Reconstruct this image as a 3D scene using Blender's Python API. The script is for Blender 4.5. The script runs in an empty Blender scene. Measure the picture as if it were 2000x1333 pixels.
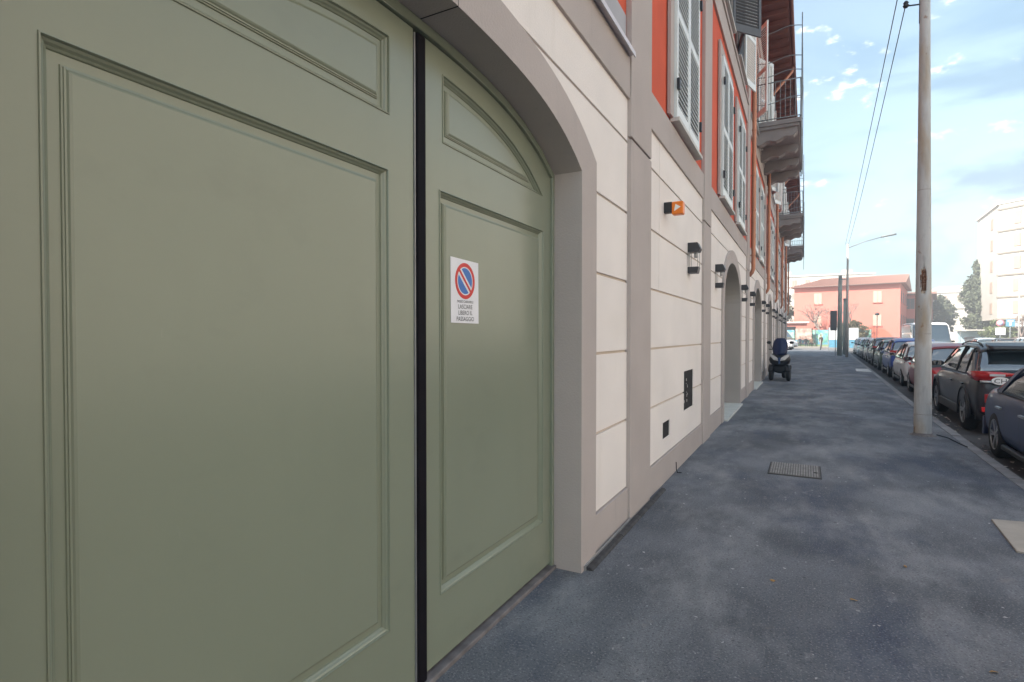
import bpy, bmesh, math, random
from mathutils import Vector, Matrix
from mathutils.geometry import tessellate_polygon
R = math.radians
random.seed(7)
sc = bpy.context.scene
COL = sc.collection

# ------------------------------------------------------------------ camera
cam_d = bpy.data.cameras.new('camera'); cam = bpy.data.objects.new('camera', cam_d); COL.objects.link(cam)
cam.location = (0, 0, 1.6)
cam.rotation_euler = (R(90 - 1.0), 0, R(28.06))
cam_d.sensor_width = 36; cam_d.lens = 1075 / 2000 * 36
cam_d.shift_y = 0.00363
cam_d.clip_start = 0.05; cam_d.clip_end = 3000
sc.camera = cam
# ------------------------------------------------------------------ world, sun, exposure
SUN_EL, SUN_AZ = 40.0, 217.0        # azimuth clockwise from +Y; 217 = behind the camera and to the left
w = bpy.data.worlds.new("World"); sc.world = w; w.use_nodes = True
nt = w.node_tree; nt.nodes.clear()
def wn(t, **k):
    n = nt.nodes.new(t)
    for a, b in k.items(): setattr(n, a, b)
    return n
sky = wn('ShaderNodeTexSky', sky_type='NISHITA', sun_disc=False, sun_elevation=R(SUN_EL), sun_rotation=R(SUN_AZ))
sky.air_density = 1.0; sky.dust_density = 1.6; sky.ozone_density = 1.5
wtc = wn('ShaderNodeTexCoord')
def wmap(scale, rot=(0, 0, 0), loc=(0, 0, 0)):
    m = wn('ShaderNodeMapping'); m.inputs['Scale'].default_value = scale; m.inputs['Rotation'].default_value = rot; m.inputs['Location'].default_value = loc
    nt.links.new(wtc.outputs['Generated'], m.inputs[0]); return m
def wnoise(m, scale, detail, lo, hi, rough=.55, dist=0.):
    n = wn('ShaderNodeTexNoise'); n.inputs['Scale'].default_value = scale; n.inputs['Detail'].default_value = detail
    n.inputs['Roughness'].default_value = rough; n.inputs['Distortion'].default_value = dist
    nt.links.new(m.outputs[0], n.inputs['Vector'])
    r = wn('ShaderNodeMapRange', interpolation_type='SMOOTHSTEP'); r.inputs['From Min'].default_value = lo; r.inputs['From Max'].default_value = hi
    nt.links.new(n.outputs['Fac'], r.inputs['Value']); return r
puff = wnoise(wmap((1, 1, 2.2), loc=(.35, .1, .2)), 15, 6, .60, .73)
streak = wnoise(wmap((.9, .9, 3.0), rot=(0, R(-24), R(20)), loc=(1.3, .4, .15)), 3.4, 7, .46, .62, dist=.5)
def wmix(fac, a, b, mode='MIX', f=None):
    m = wn('ShaderNodeMix', data_type='RGBA', blend_type=mode)
    if f is None: nt.links.new(fac.outputs[0], m.inputs[0])
    else: m.inputs[0].default_value = f
    for s, v in ((6, a), (7, b)):
        if isinstance(v, tuple): m.inputs[s].default_value = v
        else: nt.links.new(v, m.inputs[s])
    return m.outputs[2]
def wscale(fac, k):
    m = wn('ShaderNodeMath', operation='MULTIPLY'); nt.links.new(fac.outputs[0], m.inputs[0]); m.inputs[1].default_value = k; return m
tint = wmix(None, sky.outputs[0], (.90, .98, .86, 1), 'MULTIPLY', 1.0)
vn = wn('ShaderNodeVectorMath', operation='NORMALIZE'); nt.links.new(wtc.outputs['Generated'], vn.inputs[0])
vd = wn('ShaderNodeVectorMath', operation='DOT_PRODUCT'); nt.links.new(vn.outputs[0], vd.inputs[0]); vd.inputs[1].default_value = (.2080, .9317, .2976)
vr = wn('ShaderNodeMapRange', interpolation_type='SMOOTHSTEP'); nt.links.new(vd.outputs['Value'], vr.inputs['Value']); vr.inputs['From Min'].default_value = .955; vr.inputs['From Max'].default_value = .998
vm = wn('ShaderNodeMath', operation='MULTIPLY'); nt.links.new(streak.outputs[0], vm.inputs[0]); nt.links.new(vr.outputs[0], vm.inputs[1])
c1 = wmix(wscale(vm, .85), tint, (.45, 1.30, 2.15, 1))
c2 = wmix(wscale(puff, .6), c1, (9.5, 8.9, 8.6, 1))
bg = wn('ShaderNodeBackground'); bg.inputs['Strength'].default_value = 0.11
nt.links.new(c2, bg.inputs['Color'])
wo = wn('ShaderNodeOutputWorld'); nt.links.new(bg.outputs[0], wo.inputs[0])

sd = bpy.data.lights.new('sun', 'SUN'); sd.energy = 4.8; sd.angle = R(0.5); sd.color = (1, .925, .83)
sun = bpy.data.objects.new('sun', sd); COL.objects.link(sun)
az, el = R(SUN_AZ), R(SUN_EL)
sdir = Vector((math.sin(az) * math.cos(el), math.cos(az) * math.cos(el), math.sin(el)))
sun.rotation_euler = sdir.to_track_quat('Z', 'Y').to_euler(); sun.location = (0, 0, 40)
sc.view_settings.view_transform = 'Standard'; sc.view_settings.look = 'None'; sc.view_settings.gamma = 1
sc.view_settings.use_curve_mapping = False; sc.view_settings.exposure = 1.77
sc.render.engine = 'CYCLES'
sc.cycles.max_bounces = 8; sc.cycles.diffuse_bounces = 5; sc.cycles.volume_bounces = 0

# ------------------------------------------------------------------ materials
MATS = {}
def mat(name, col, rough=.8, var=.06, vscale=3., bump=0., bscale=80., metal=0., coat=0., col2=None, stretch=(1, 1, 1), emis=0., spec=.5, ior=None, detail=6):
    if name in MATS: return MATS[name]
    m = bpy.data.materials.new(name); m.use_nodes = True; t = m.node_tree; b = t.nodes['Principled BSDF']
    b.inputs['Roughness'].default_value = rough; b.inputs['Metallic'].default_value = metal
    b.inputs['Coat Weight'].default_value = coat; b.inputs['Coat Roughness'].default_value = .08; b.inputs['Specular IOR Level'].default_value = spec
    c = tuple(col) + (1,)
    tc = t.nodes.new('ShaderNodeTexCoord'); mp = t.nodes.new('ShaderNodeMapping'); mp.inputs['Scale'].default_value = stretch
    t.links.new(tc.outputs['Object'], mp.inputs[0])
    n = t.nodes.new('ShaderNodeTexNoise'); n.inputs['Scale'].default_value = vscale; n.inputs['Detail'].default_value = detail
    t.links.new(mp.outputs[0], n.inputs['Vector'])
    r = t.nodes.new('ShaderNodeValToRGB'); r.color_ramp.elements[0].position = .32; r.color_ramp.elements[1].position = .68
    lo = tuple(x * (1 - var) for x in col) + (1,); hi = tuple(min(1, x * (1 + var)) for x in (col2 or col)) + (1,)
    r.color_ramp.elements[0].color = lo; r.color_ramp.elements[1].color = hi
    t.links.new(n.outputs['Fac'], r.inputs[0]); t.links.new(r.outputs[0], b.inputs['Base Color'])
    if bump > 0:
        n2 = t.nodes.new('ShaderNodeTexNoise'); n2.inputs['Scale'].default_value = bscale; n2.inputs['Detail'].default_value = 4
        t.links.new(tc.outputs['Object'], n2.inputs['Vector'])
        bp = t.nodes.new('ShaderNodeBump'); bp.inputs['Strength'].default_value = bump; bp.inputs['Distance'].default_value = .004
        t.links.new(n2.outputs['Fac'], bp.inputs['Height']); t.links.new(bp.outputs[0], b.inputs['Normal'])
    MATS[name] = m; return m
def layer(m, col, scale, lo, hi, fac=1., tex='NOISE', stretch=(1, 1, 1), loc=(0, 0, 0), detail=6):
    """mix another colour into the base colour where a noise (or voronoi cell) is high"""
    t = m.node_tree; b = t.nodes['Principled BSDF']; src = b.inputs['Base Color'].links[0].from_socket
    tc = t.nodes.new('ShaderNodeTexCoord'); mp = t.nodes.new('ShaderNodeMapping'); mp.inputs['Scale'].default_value = stretch; mp.inputs['Location'].default_value = loc
    t.links.new(tc.outputs['Object'], mp.inputs[0])
    if tex == 'NOISE':
        n = t.nodes.new('ShaderNodeTexNoise'); n.inputs['Scale'].default_value = scale; n.inputs['Detail'].default_value = detail; n.inputs['Roughness'].default_value = .66 if detail > 8 else .5; o = n.outputs['Fac']
    else:
        n = t.nodes.new('ShaderNodeTexVoronoi'); n.inputs['Scale'].default_value = scale; o = n.outputs['Distance']
    t.links.new(mp.outputs[0], n.inputs['Vector'])
    r = t.nodes.new('ShaderNodeMapRange'); r.inputs['From Min'].default_value = lo; r.inputs['From Max'].default_value = hi; r.inputs['To Max'].default_value = fac
    t.links.new(o, r.inputs['Value'])
    mx = t.nodes.new('ShaderNodeMix'); mx.data_type = 'RGBA'; t.links.new(r.outputs[0], mx.inputs[0]); t.links.new(src, mx.inputs[6])
    mx.inputs[7].default_value = tuple(col) + (1,); t.links.new(mx.outputs[2], b.inputs['Base Color']); return m

M_white = mat('white_plaster', (.82, .765, .725), .93, .03, 1.2, bump=.55, bscale=95, col2=(.85, .79, .745)); layer(M_white, (.66, .60, .54), 5, .60, .76, .35, stretch=(1, 1, .14), loc=(1, 2, 3), detail=12); layer(M_white, (.76, .69, .62), 1.1, .52, .75, .35, stretch=(1, .6, 2))
M_cream = mat('cream_groove_shade', (.58, .49, .41), .95, .06, 4, bump=.2)  # cream tone paints the shaded look of grooves between the blocks
M_grey = mat('grey_plaster', (.465, .41, .385), .94, .05, 1.5, bump=.6, bscale=100); layer(M_grey, (.33, .30, .285), 7, .58, .74, .35, stretch=(1, 1, .15), detail=12); layer(M_grey, (.34, .31, .31), 240, .56, .72, .35); layer(M_grey, (.35, .32, .32), .9, .55, .75, .3, stretch=(1, 1, .35))
M_red = mat('red_plaster', (.62, .10, .045), .92, .07, 2, bump=.25, bscale=140)
M_green = mat('sage_green_paint', (.228, .256, .190), .27, .03, .9, bump=.05, bscale=22, coat=.0, spec=.62)
layer(M_green, (.212, .238, .178), 2.5, .5, .8, .35, stretch=(1, 2.5, .5)); layer(M_green, (.16, .175, .135), 1.6, .56, .80, .35, stretch=(1, 1, 1.6), loc=(2, 3, 1), detail=12); layer(M_green, (.34, .36, .29), 38, .69, .72, .35, stretch=(1, 3, .25), loc=(5, 1, 2), detail=10); layer(M_green, (.55, .56, .50), 9, .012, .006, .6, tex='VOR', loc=(3.1, .2, .7))
M_black = mat('black_rubber', (.007, .006, .009), .8, .2, 6, spec=.15)
M_dark = mat('hole_shade_joint_black', (.012, .011, .011), .9, .3, 12)  # black for the painted depth of holes and for dark joints
M_steel = mat('steel_strip', (.42, .43, .45), .4, .15, 9, metal=.7, bump=.2, bscale=60)
M_sill = mat('dusty_threshold', (.17, .155, .155), .75, .25, 14, bump=.3, bscale=60)
M_shut = mat('white_shutter_paint', (.76, .79, .78), .45, .03, 4)
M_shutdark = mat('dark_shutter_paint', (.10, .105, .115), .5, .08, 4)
M_slat = mat('shutter_slat_paint', (.72, .74, .73), .55, .06, 5)
M_hinge = mat('black_iron', (.02, .02, .025), .5, .2, 9)
M_copper = mat('copper_pipe', (.47, .20, .12), .38, .18, 2.5, metal=.35, stretch=(1, 1, .3)); layer(M_copper, (.30, .15, .10), 3, .5, .75, .5, stretch=(1, 1, .2))
M_wood = mat('brown_eaves_wood', (.17, .065, .045), .75, .2, 2, stretch=(1, .3, 1))
M_conc = mat('balcony_concrete', (.27, .245, .24), .9, .10, 3, bump=.3)
M_rail = mat('grey_railing_metal', (.24, .26, .27), .55, .1, 5, metal=.3)
M_glass = mat('window_glass', (.02, .025, .03), .06, .2, 2, spec=.8)
M_stone = mat('pale_threshold_stone', (.60, .60, .57), .75, .08, 6, bump=.15)
M_tile = mat('terracotta_tile', (.40, .19, .13), .85, .2, 6)

M_pav = mat('pavement_asphalt', (.080, .090, .108), .88, .2, .9, bump=1.0, bscale=150, col2=(.150, .160, .178), detail=12)
layer(M_pav, (.34, .345, .355), 1.1, .47, .68, .62, stretch=(1.5, .7, 1), loc=(2.2, .4, 0), detail=14)
layer(M_pav, (.042, .058, .100), .8, .52, .66, .75, loc=(4, 2, 0), stretch=(1.3, .6, 1), detail=12)
layer(M_pav, (.33, .33, .335), 6.5, .60, .72, .45, stretch=(1.3, .8, 1), loc=(1, 5, 0), detail=12)
layer(M_pav, (.36, .36, .37), 85, .55, .68, .55, detail=3)
layer(M_pav, (.028, .030, .038), 70, .56, .68, .6, loc=(9, 1, 0), detail=3)
layer(M_pav, (.34, .34, .34), 2.3, .034, .024, .7, tex='VOR', loc=(.3, .3, 0))
layer(M_pav, (.48, .48, .49), 4.7, .036, .024, .8, tex='VOR', loc=(7.3, 5.3, 0))
layer(M_pav, (.06, .06, .07), 1.9, .030, .022, .7, tex='VOR', loc=(3.3, 8.3, 0))
layer(M_pav, (.28, .25, .23), 3.1, .64, .70, .35, loc=(1, 11, 0), detail=12)
M_road = mat('road_asphalt', (.060, .062, .066), .9, .2, 2, bump=.6, bscale=140); layer(M_road, (.13, .125, .12), 1.7, .55, .75, .5)
M_farroad = mat('crossing_road_asphalt', (.20, .195, .19), .9, .15, 2, bump=.3)
M_kerb = mat('kerb_granite', (.235, .235, .24), .85, .2, 5, bump=.5, bscale=90, detail=10)
M_ground = mat('far_ground', (.17, .165, .15), .95, .2, .3)
M_leaf = mat('evergreen_leaf', (.055, .07, .045), .7, .45, 1.5, col2=(.10, .115, .07))
M_leaf2 = mat('hedge_leaf', (.07, .10, .035), .7, .4, 1.5, col2=(.11, .13, .05))
M_bark = mat('bark', (.13, .10, .08), .9, .3, 6)

# ------------------------------------------------------------------ mesh helpers
class MB:
    def __init__(s): s.v = []; s.f = []; s.mi = []; s.sm = []
    def add(s, vs, fs, mi=0, smooth=False, M=None):
        o = len(s.v); s.v += [tuple(M @ Vector(p)) if M else tuple(p) for p in vs]
        s.f += [tuple(i + o for i in f) for f in fs]; s.mi += [mi] * len(fs); s.sm += [smooth] * len(fs); return s
    def box(s, a, b, mi=0, M=None):
        x0, y0, z0 = a; x1, y1, z1 = b
        return s.add([(x0,y0,z0),(x1,y0,z0),(x1,y1,z0),(x0,y1,z0),(x0,y0,z1),(x1,y0,z1),(x1,y1,z1),(x0,y1,z1)],
                     [(0,3,2,1),(4,5,6,7),(0,1,5,4),(1,2,6,5),(2,3,7,6),(3,0,4,7)], mi, False, M)
    def tube(s, pts, r, n=8, mi=0, cap=True, smooth=True):
        pts = [Vector(p) for p in pts]; rs = r if isinstance(r, (list, tuple)) else [r] * len(pts)
        vs = []; up = None
        for i, p in enumerate(pts):
            d = (pts[min(i+1, len(pts)-1)] - pts[max(i-1, 0)]).normalized()
            if up is None:
                up = Vector((0, 0, 1)) if abs(d.z) < .9 else Vector((1, 0, 0))
            a = d.cross(up)
            if a.length < 1e-5: a = d.cross(Vector((0, 1, 0)))
            a.normalize(); b = a.cross(d).normalized(); up = b
            for k in range(n):
                t = 2 * math.pi * k / n; vs.append(p + (a * math.cos(t) + b * math.sin(t)) * rs[i])
        fs = [(i*n+k, i*n+(k+1) % n, (i+1)*n+(k+1) % n, (i+1)*n+k) for i in range(len(pts)-1) for k in range(n)]
        s.add(vs, fs, mi, smooth)
        if cap: s.add([vs[k] for k in range(n)] , [tuple(range(n))], mi); s.add([vs[-n+k] for k in range(n)], [tuple(range(n-1, -1, -1))], mi)
        return s
    def bar(s, p, q, wd, th, mi=0, side=(1, 0, 0)):
        p = Vector(p); q = Vector(q); d = (q - p).normalized(); a = Vector(side); a = (a - d * a.dot(d)).normalized(); b = d.cross(a)
        vs = [e + a*(i*wd/2) + b*(j*th/2) for e in (p, q) for i, j in ((-1,-1),(1,-1),(1,1),(-1,1))]
        return s.add(vs, [(0,1,2,3),(4,7,6,5),(0,4,5,1),(1,5,6,2),(2,6,7,3),(3,7,4,0)], mi)
    def loft(s, secs, mi=0, closed=True, smooth=True, caps=True):
        n = len(secs[0]); vs = [p for q in secs for p in q]; m = n if closed else n - 1
        fs = [(i*n+k, i*n+(k+1) % n, (i+1)*n+(k+1) % n, (i+1)*n+k) for i in range(len(secs)-1) for k in range(m)]
        s.add(vs, fs, mi, smooth)
        if caps and closed: s.add(list(secs[0]), [tuple(range(n-1, -1, -1))], mi); s.add(list(secs[-1]), [tuple(range(n))], mi)
        return s
    def lathe(s, prof, c, axis='X', n=24, mi=0, smooth=True):
        secs = []
        for k in range(n):
            t = 2*math.pi*k/n; row = []
            for r, h in prof:
                a, b = r*math.cos(t), r*math.sin(t)
                row.append({'X': (c[0]+h, c[1]+a, c[2]+b), 'Y': (c[0]+b, c[1]+h, c[2]+a), 'Z': (c[0]+a, c[1]+b, c[2]+h)}[axis])
            secs.append(row)
        secs.append(secs[0]); return s.loft(secs, mi, False, smooth)
    def plate(s, poly, x0, x1, holes=(), mi=0, axis=0):
        """polygon in the (y,z) plane (axis 0) or (x,z) plane (axis 1) or (x,y) plane (axis 2), extruded between x0 and x1"""
        def P(a, b, h): return {0: (h, a, b), 1: (a, h, b), 2: (a, b, h)}[axis]
        loops = [list(poly)] + [list(h) for h in holes]
        flat = [p for l in loops for p in l]
        tri = tessellate_polygon([[Vector((p[0], p[1], 0)) for p in l] for l in loops])
        n = len(flat); vs = [P(p[0], p[1], x0) for p in flat] + [P(p[0], p[1], x1) for p in flat]
        fs = [tuple(t) for t in tri] + [tuple(i + n for i in t[::-1]) for t in tri]
        o = 0
        for l in loops:
            k = len(l); fs += [(o+i, o+(i+1) % k, n+o+(i+1) % k, n+o+i) for i in range(k)]; o += k
        return s.add(vs, fs, mi)
    def mesh(s, name, mats, fix=True):
        me = bpy.data.meshes.new(name); me.from_pydata(s.v, [], s.f)
        for m in (mats if isinstance(mats, (list, tuple)) else [mats]): me.materials.append(m)
        me.polygons.foreach_set('material_index', s.mi); me.polygons.foreach_set('use_smooth', s.sm); me.update()
        if fix:
            bm = bmesh.new(); bm.from_mesh(me); bmesh.ops.remove_doubles(bm, verts=bm.verts, dist=1e-5)
            bmesh.ops.recalc_face_normals(bm, faces=bm.faces); bm.to_mesh(me); bm.free()
        return me
    def obj(s, name, mats, parent=None, label=None, cat=None, group=None, kind=None, loc=None, rot=None, bevel=0, fix=True, auto=40):
        o = bpy.data.objects.new(name, s.mesh(name, mats, fix)); COL.objects.link(o)
        if parent is not None: o.parent = parent
        if loc is not None: o.location = loc
        if rot is not None: o.rotation_euler = rot
        if bevel:
            b = o.modifiers.new('bevel', 'BEVEL'); b.width = bevel; b.segments = 2; b.limit_method = 'ANGLE'; b.angle_limit = R(35)
        return tag(o, label, cat, group, kind)
def tag(o, label=None, cat=None, group=None, kind=None):
    for k, v in (('label', label), ('category', cat), ('group', group), ('kind', kind)):
        if v: o[k] = v
    return o
def thing(name, label, cat, loc=(0, 0, 0), rz=0, group=None, parent=None):
    o = bpy.data.objects.new(name, None); COL.objects.link(o); o.location = loc; o.rotation_euler = (0, 0, rz); o.empty_display_size = .2
    if parent is not None: o.parent = parent
    return tag(o, label, cat, group)
def copy_tree(o, parent=None):
    c = o.copy(); COL.objects.link(c)
    if parent is not None: c.parent = parent
    for ch in list(o.children):
        copy_tree(ch, c)
    return c
def interp(tab, x):
    if x <= tab[0][0]: return tab[0][1]
    for (a, b), (c, d) in zip(tab, tab[1:]):
        if x <= c: return b + (d - b) * (x - a) / (c - a)
    return tab[-1][1]

# ================================================================== SETTING
KERB = [(-30, 2.10), (0, 2.13), (8.5, 2.17), (11.7, 2.24), (16, 2.30), (29.3, 2.72), (57.5, 3.52), (69, 3.9)]
kx = lambda y: interp(KERB, y)
MB().add([(-900,-900,-.135),(900,-900,-.135),(900,900,-.135),(-900,900,-.135)], [(0,1,2,3)]).obj('ground', M_ground, kind='structure')
MB().add([(1.9,-40,-.125),(15,-40,-.125),(15,74,-.125),(1.9,74,-.125)], [(0,1,2,3)]).obj('road', M_road, kind='structure')
MB().add([(-80,69.2,-.120),(60,69.2,-.120),(60,86,-.120),(-80,86,-.120)], [(0,1,2,3)]).obj('crossing_road', M_farroad, kind='structure')
mb = MB()
ys = [y for y, _ in KERB]
poly = [(-1.90, -30)] + [(kx(y) - .16, y) for y in ys] + [(-12, 69), (-12, 50.2), (-1.90, 50.2)]
mb.plate(poly, -.13, 0, axis=2); mb.obj('pavement', M_pav, kind='structure')
mb = MB()
yy = -30.
while yy < 69:
    y1 = min(yy + 1.0, 69)
    e = random.uniform(-.008, .008); top = .004 + random.uniform(-.003, .004)
    mb.loft([[(kx(a)-.158, a, -.13), (kx(a)-.158, a, top), (kx(a)-.03, a, top), (kx(a)+e, a, top-.03), (kx(a)+.005+e, a, -.13)] for a in (yy + .006, y1 - .006)], smooth=False)
    yy = y1
mb.obj('kerb', M_kerb, kind='structure')
MB().box((15, -40, -.13), (18.2, 74, .0)).obj('far_pavement', M_pav, kind='structure')
MB().box((-60, 86, -.13), (60, 93, .0)).obj('crossing_pavement', mat('light_paving', (.30, .27, .24), .9, .1, 2), kind='structure')

# ================================================================== MAIN BUILDING
B = thing('apartment_building', 'long red and white plaster apartment building with grey pilasters along the pavement on the left', 'apartment building', (-1.5, 10, 0))
BO = Vector((-1.5, 10, 0))
def part(mb, name, m, parent=None, **k):
    o = mb.obj(name, m, **k); o.parent = parent or B
    if parent is None or parent == B: o.location = -BO
    return o
X0 = -1.366            # backing plane behind the blocks
XW = -1.350            # white block face
XP = -1.315            # pilaster face
YEND = 49.7
# gate opening
GC, GL, GR = 1.96, .34, 3.455
def arch_gate(c, crown, c2, c4, half_r, half_l, base, n=16):
    """points from left bottom over the crown to the right bottom"""
    z = lambda d: crown - c2*d*d - c4*d**4
    L = [(c - half_l*t, z(half_r*t)) for t in [1 - i/n for i in range(n)]]
    Rr = [(c + half_r*t, z(half_r*t)) for t in [i/n for i in range(n + 1)]]
    return [(c - half_l, base)] + L + Rr + [(c + half_r, base)]
def arch_ell(c, half, spring, rise, base, n=12):
    return [(c - half, base)] + [(c - half*math.cos(math.pi*i/(2*n)), spring + rise*math.sin(math.pi*i/(2*n))) for i in range(2*n + 1)] + [(c + half, base)]
gate_in = arch_gate(GC, 3.0, .0606, .0353, GR-GC, GC-GL, -.05)
gate_out = arch_gate(GC, 3.235, .0676, .0195, 3.745-GC, GC-.06, -.05)
DOORS = [12.23 + 6.75*i for i in range(6)]
door_in = lambda c: arch_ell(c, 1.375, 2.32, .75, -.05)
door_out = lambda c: arch_ell(c, 1.64, 2.30, 1.03, -.05)
holes = [arch_gate(GC, 3.04, .0606, .0353, GR-GC+.04, GC-GL+.04, -.05)] + [arch_ell(c, 1.415, 2.32, .79, -.05) for c in DOORS]
# backing wall at street level: a slab with arched openings notched from below, upper walls solid
def notched(y0, y1, z1, notches):
    p = [(y0, -.05)]
    for h in notches: p += h
    return p + [(y1, -.05), (y1, z1), (y0, z1)]
mb = MB(); mb.plate(notched(-25, YEND, 3.62, holes), X0 - .40, X0)
mb.box((X0 - 10, YEND - .4, -.05), (X0 - .41, YEND, 11.3)); mb.box((X0 - 10, -25, -.05), (X0 - .41, -24.6, 11.3)); mb.box((X0-10.4, -25, -.05), (X0-10, YEND, 11.3))
part(mb, 'street_wall', M_cream)
mb = MB(); mb.box((X0 - .40, -25, 3.62), (X0, YEND, 11.3)); part(mb, 'upper_wall', M_red)
# reveals in grey lining the openings
def lining(inner, depth, x1=XP+.0, th=.0):
    m = MB(); q = inner
    secs = [[(x1, a, b) for a, b in q], [(x1 - depth, a, b) for a, b in q]]
    m.loft(secs, closed=False, smooth=False); return m
# archivolt bands
def ring(inner, outer, x0, x1):
    m = MB(); return m.plate(outer + inner[::-1], x0, x1)
mb = ring([(a, b) for a, b in gate_in], gate_out, X0 - .19, XP); part(mb, 'gate_surround', M_grey, bevel=.006)
for c in DOORS:
    mb = ring(door_in(c), door_out(c), X0 - .42, XP - .004); part(mb, 'door_surround', M_grey)
# bays and pilasters
PIL = [(-3.0, -2.2), (-.75, -.05), (4.62, 5.31)] + [(8.45 + 6.75*i, 9.11 + 6.75*i) for i in range(7)]
PIL = [p for p in PIL if p[0] < YEND]
for i, (a, b) in enumerate(PIL):
    b = min(b, YEND); mb = MB()
    mb.box((X0, a, -.02), (XP, b, 3.262)); mb.box((X0, a - .0, 3.287), (XP, b, 11.0)); mb.box((X0, a+.003, 3.262), (XP-.03, b-.003, 3.287))
    part(mb, 'pilaster', M_grey, bevel=.004)
COURSES = [(.29, .875), (.875, 1.465), (1.465, 2.055), (2.055, 2.64), (2.64, 3.24), (3.24, 3.60)]
def block_pieces(y0, y1, za, zb, out):
    if out is None: return [[(y0, za), (y1, za), (y1, zb), (y0, zb)]]
    crown = max(p[1] for p in out)
    if za >= crown: return [[(y0, za), (y1, za), (y1, zb), (y0, zb)]]
    k = max(range(len(out)), key=lambda i: out[i][1]); L, Rr = out[:k+1], out[k:]
    def at(seq, z):
        for (a, b), (c, d) in zip(seq, seq[1:]):
            if min(b, d) <= z <= max(b, d) and abs(d-b) > 1e-9: return a + (c-a)*(z-b)/(d-b)
        return seq[0][0]
    if zb >= crown:
        mid = [p for p in out if p[1] > za]
        return [[(y0, za), (at(L, za), za)] + mid + [(at(Rr, za), za), (y1, za), (y1, zb), (y0, zb)]]
    Lm = [p for p in L if za < p[1] < zb]; Rm = [p for p in Rr if za < p[1] < zb]
    return [[(y0, za), (at(L, za), za)] + Lm + [(at(L, zb), zb), (y0, zb)],
            [(at(Rr, za), za), (y1, za), (y1, zb), (at(Rr, zb), zb)] + Rm]
bays = [(-.05, 4.62, gate_out)] + [(5.31, 8.45, None)] + [(9.11 + 6.75*i, 8.45 + 6.75*(i+1), door_out(DOORS[i])) for i in range(6)]
bays += [(-24.5, -3.0, None), (-2.2, -.75, None)]
HOLE = (7.15, 7.80, .64, 1.14); HOLE2 = (5.99, 6.33, .47, .65)
for y0, y1, out in bays:
    if y1 > YEND: y1 = YEND
    mb = MB(); g = .011
    for za, zb in COURSES:
        A, Z = za + g, zb - g
        if za == 3.24: Z = 3.60
        if y0 == 5.31:      # the panel with the vent, the meter hole and the added joint
            rects = [[5.31, 5.775, A, Z], [5.785, 8.45, A, Z]] if 2 < za < 3.5 else [[5.31, 8.45, A, Z]]
            for r in rects:
                cuts = []
                for h in (HOLE, HOLE2):
                    if h[2] < r[3] and h[3] > r[2] and r[0] < h[0] < r[1]: cuts.append(h)
                if cuts:
                    h = cuts[0]; cs = sorted(cuts, key=lambda q: q[0]); yv = r[0]
                    for h in cs:
                        mb.box((X0, yv, r[2]), (XW, h[0], r[3])); lo, hi = max(h[2], r[2]), min(h[3], r[3])
                        if lo > r[2]: mb.box((X0, h[0], r[2]), (XW, h[1], lo))
                        if hi < r[3]: mb.box((X0, h[0], hi), (XW, h[1], r[3]))
                        yv = h[1]
                    mb.box((X0, yv, r[2]), (XW, r[1], r[3]))
                else: mb.box((X0, r[0], r[2]), (XW, r[1], r[3]))
            continue
        for pc in block_pieces(y0, y1, A, Z, out): mb.plate(pc, X0, XW)
    part(mb, 'rusticated_panel', M_white)
    # plinth
    mb = MB()
    for pc in block_pieces(y0, y1, -.02, .29, out):
        mb = MB(); mb.plate(pc, X0, XW + .016); part(mb, 'plinth', M_grey, bevel=.004)
    # string courses
    for za, zb, pr in ((3.60, 3.95, .022), (6.98, 7.42, .022), (7.421, 7.50, .05), (10.55, 11.0, .022)):
        mb = MB(); mb.box((X0, y0, za), (XW + pr, y1, zb)); part(mb, 'string_course', M_grey, bevel=.004)
# vent holes: black plates paint deep shade into shallow cuts
mb = MB(); mb.box((X0 + .001, HOLE[0], HOLE[2]), (X0 + .006, HOLE[1], HOLE[3]))
part(mb, 'vent_shade_plate', M_dark)
mb = MB(); mb.box((X0 + .001, HOLE2[0], HOLE2[2]), (X0 + .006, HOLE2[1], HOLE2[3])); part(mb, 'meter_shade_plate', M_dark)
mb = MB()
for i in range(9):
    a = HOLE[0] + .02 + random.random()*.25; z = HOLE[2] + .04 + random.random()*.36; r = random.uniform(.004, .016)
    mb.box((X0 + .007, a, z), (X0 + .012, a + r*1.8, z + r*2.4))
part(mb, 'mortar_crumbs', mat('mortar_crumb', (.45, .42, .40), .95, .2, 30))
# coping over the gate bay
mb = MB(); mb.box((X0, -.05, 3.952), (XW + .075, 4.60, 3.972)); mb.box((XW + .066, -.05, 3.930), (XW + .076, 4.60, 3.9515))
part(mb, 'coping', mat('metal_coping', (.62, .58, .60), .45, .08, 4, metal=.2))
mb = MB(); mb.box((X0, -.05, 3.986), (XW - .01, 4.60, 4.30)); part(mb, 'parapet_panel', mat('blue_grey_plaster', (.42, .42, .45), .92, .05, 2, bump=.2))
# foot trim along the wall near the gate
mb = MB(); mb.box((XP - .001, 3.50, .0), (XP + .012, 4.62, .035)); part(mb, 'foot_strip', M_steel)
mb = MB()
yy = 3.52
while yy < 5.75:
    y1 = min(yy + random.uniform(.5, .9), 5.75); mb.loft([[(XP+.013, a, 0), (XP+.013, a, .022), (XP+.045, a, .018), (XP+.06, a, .002)] for a in (yy, y1 - .01)], smooth=False); yy = y1
part(mb, 'mortar_fillet', mat('tar_fillet', (.05, .048, .05), .8, .4, 14, bump=.5, bscale=60))
# stone thresholds and recessed doors
for c in DOORS:
    mb = MB(); mb.box((X0 - .44, c - 1.37, -.01), (XP + .06, c + 1.37, .035)); part(mb, 'door_threshold', M_stone, bevel=.006)
    d = MB(); q = arch_ell(c, 1.45, 2.32, .80, -.02); d.plate(q, X0 - .50, X0 - .43)
    do = part(d, 'arched_door', M_green)
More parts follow.
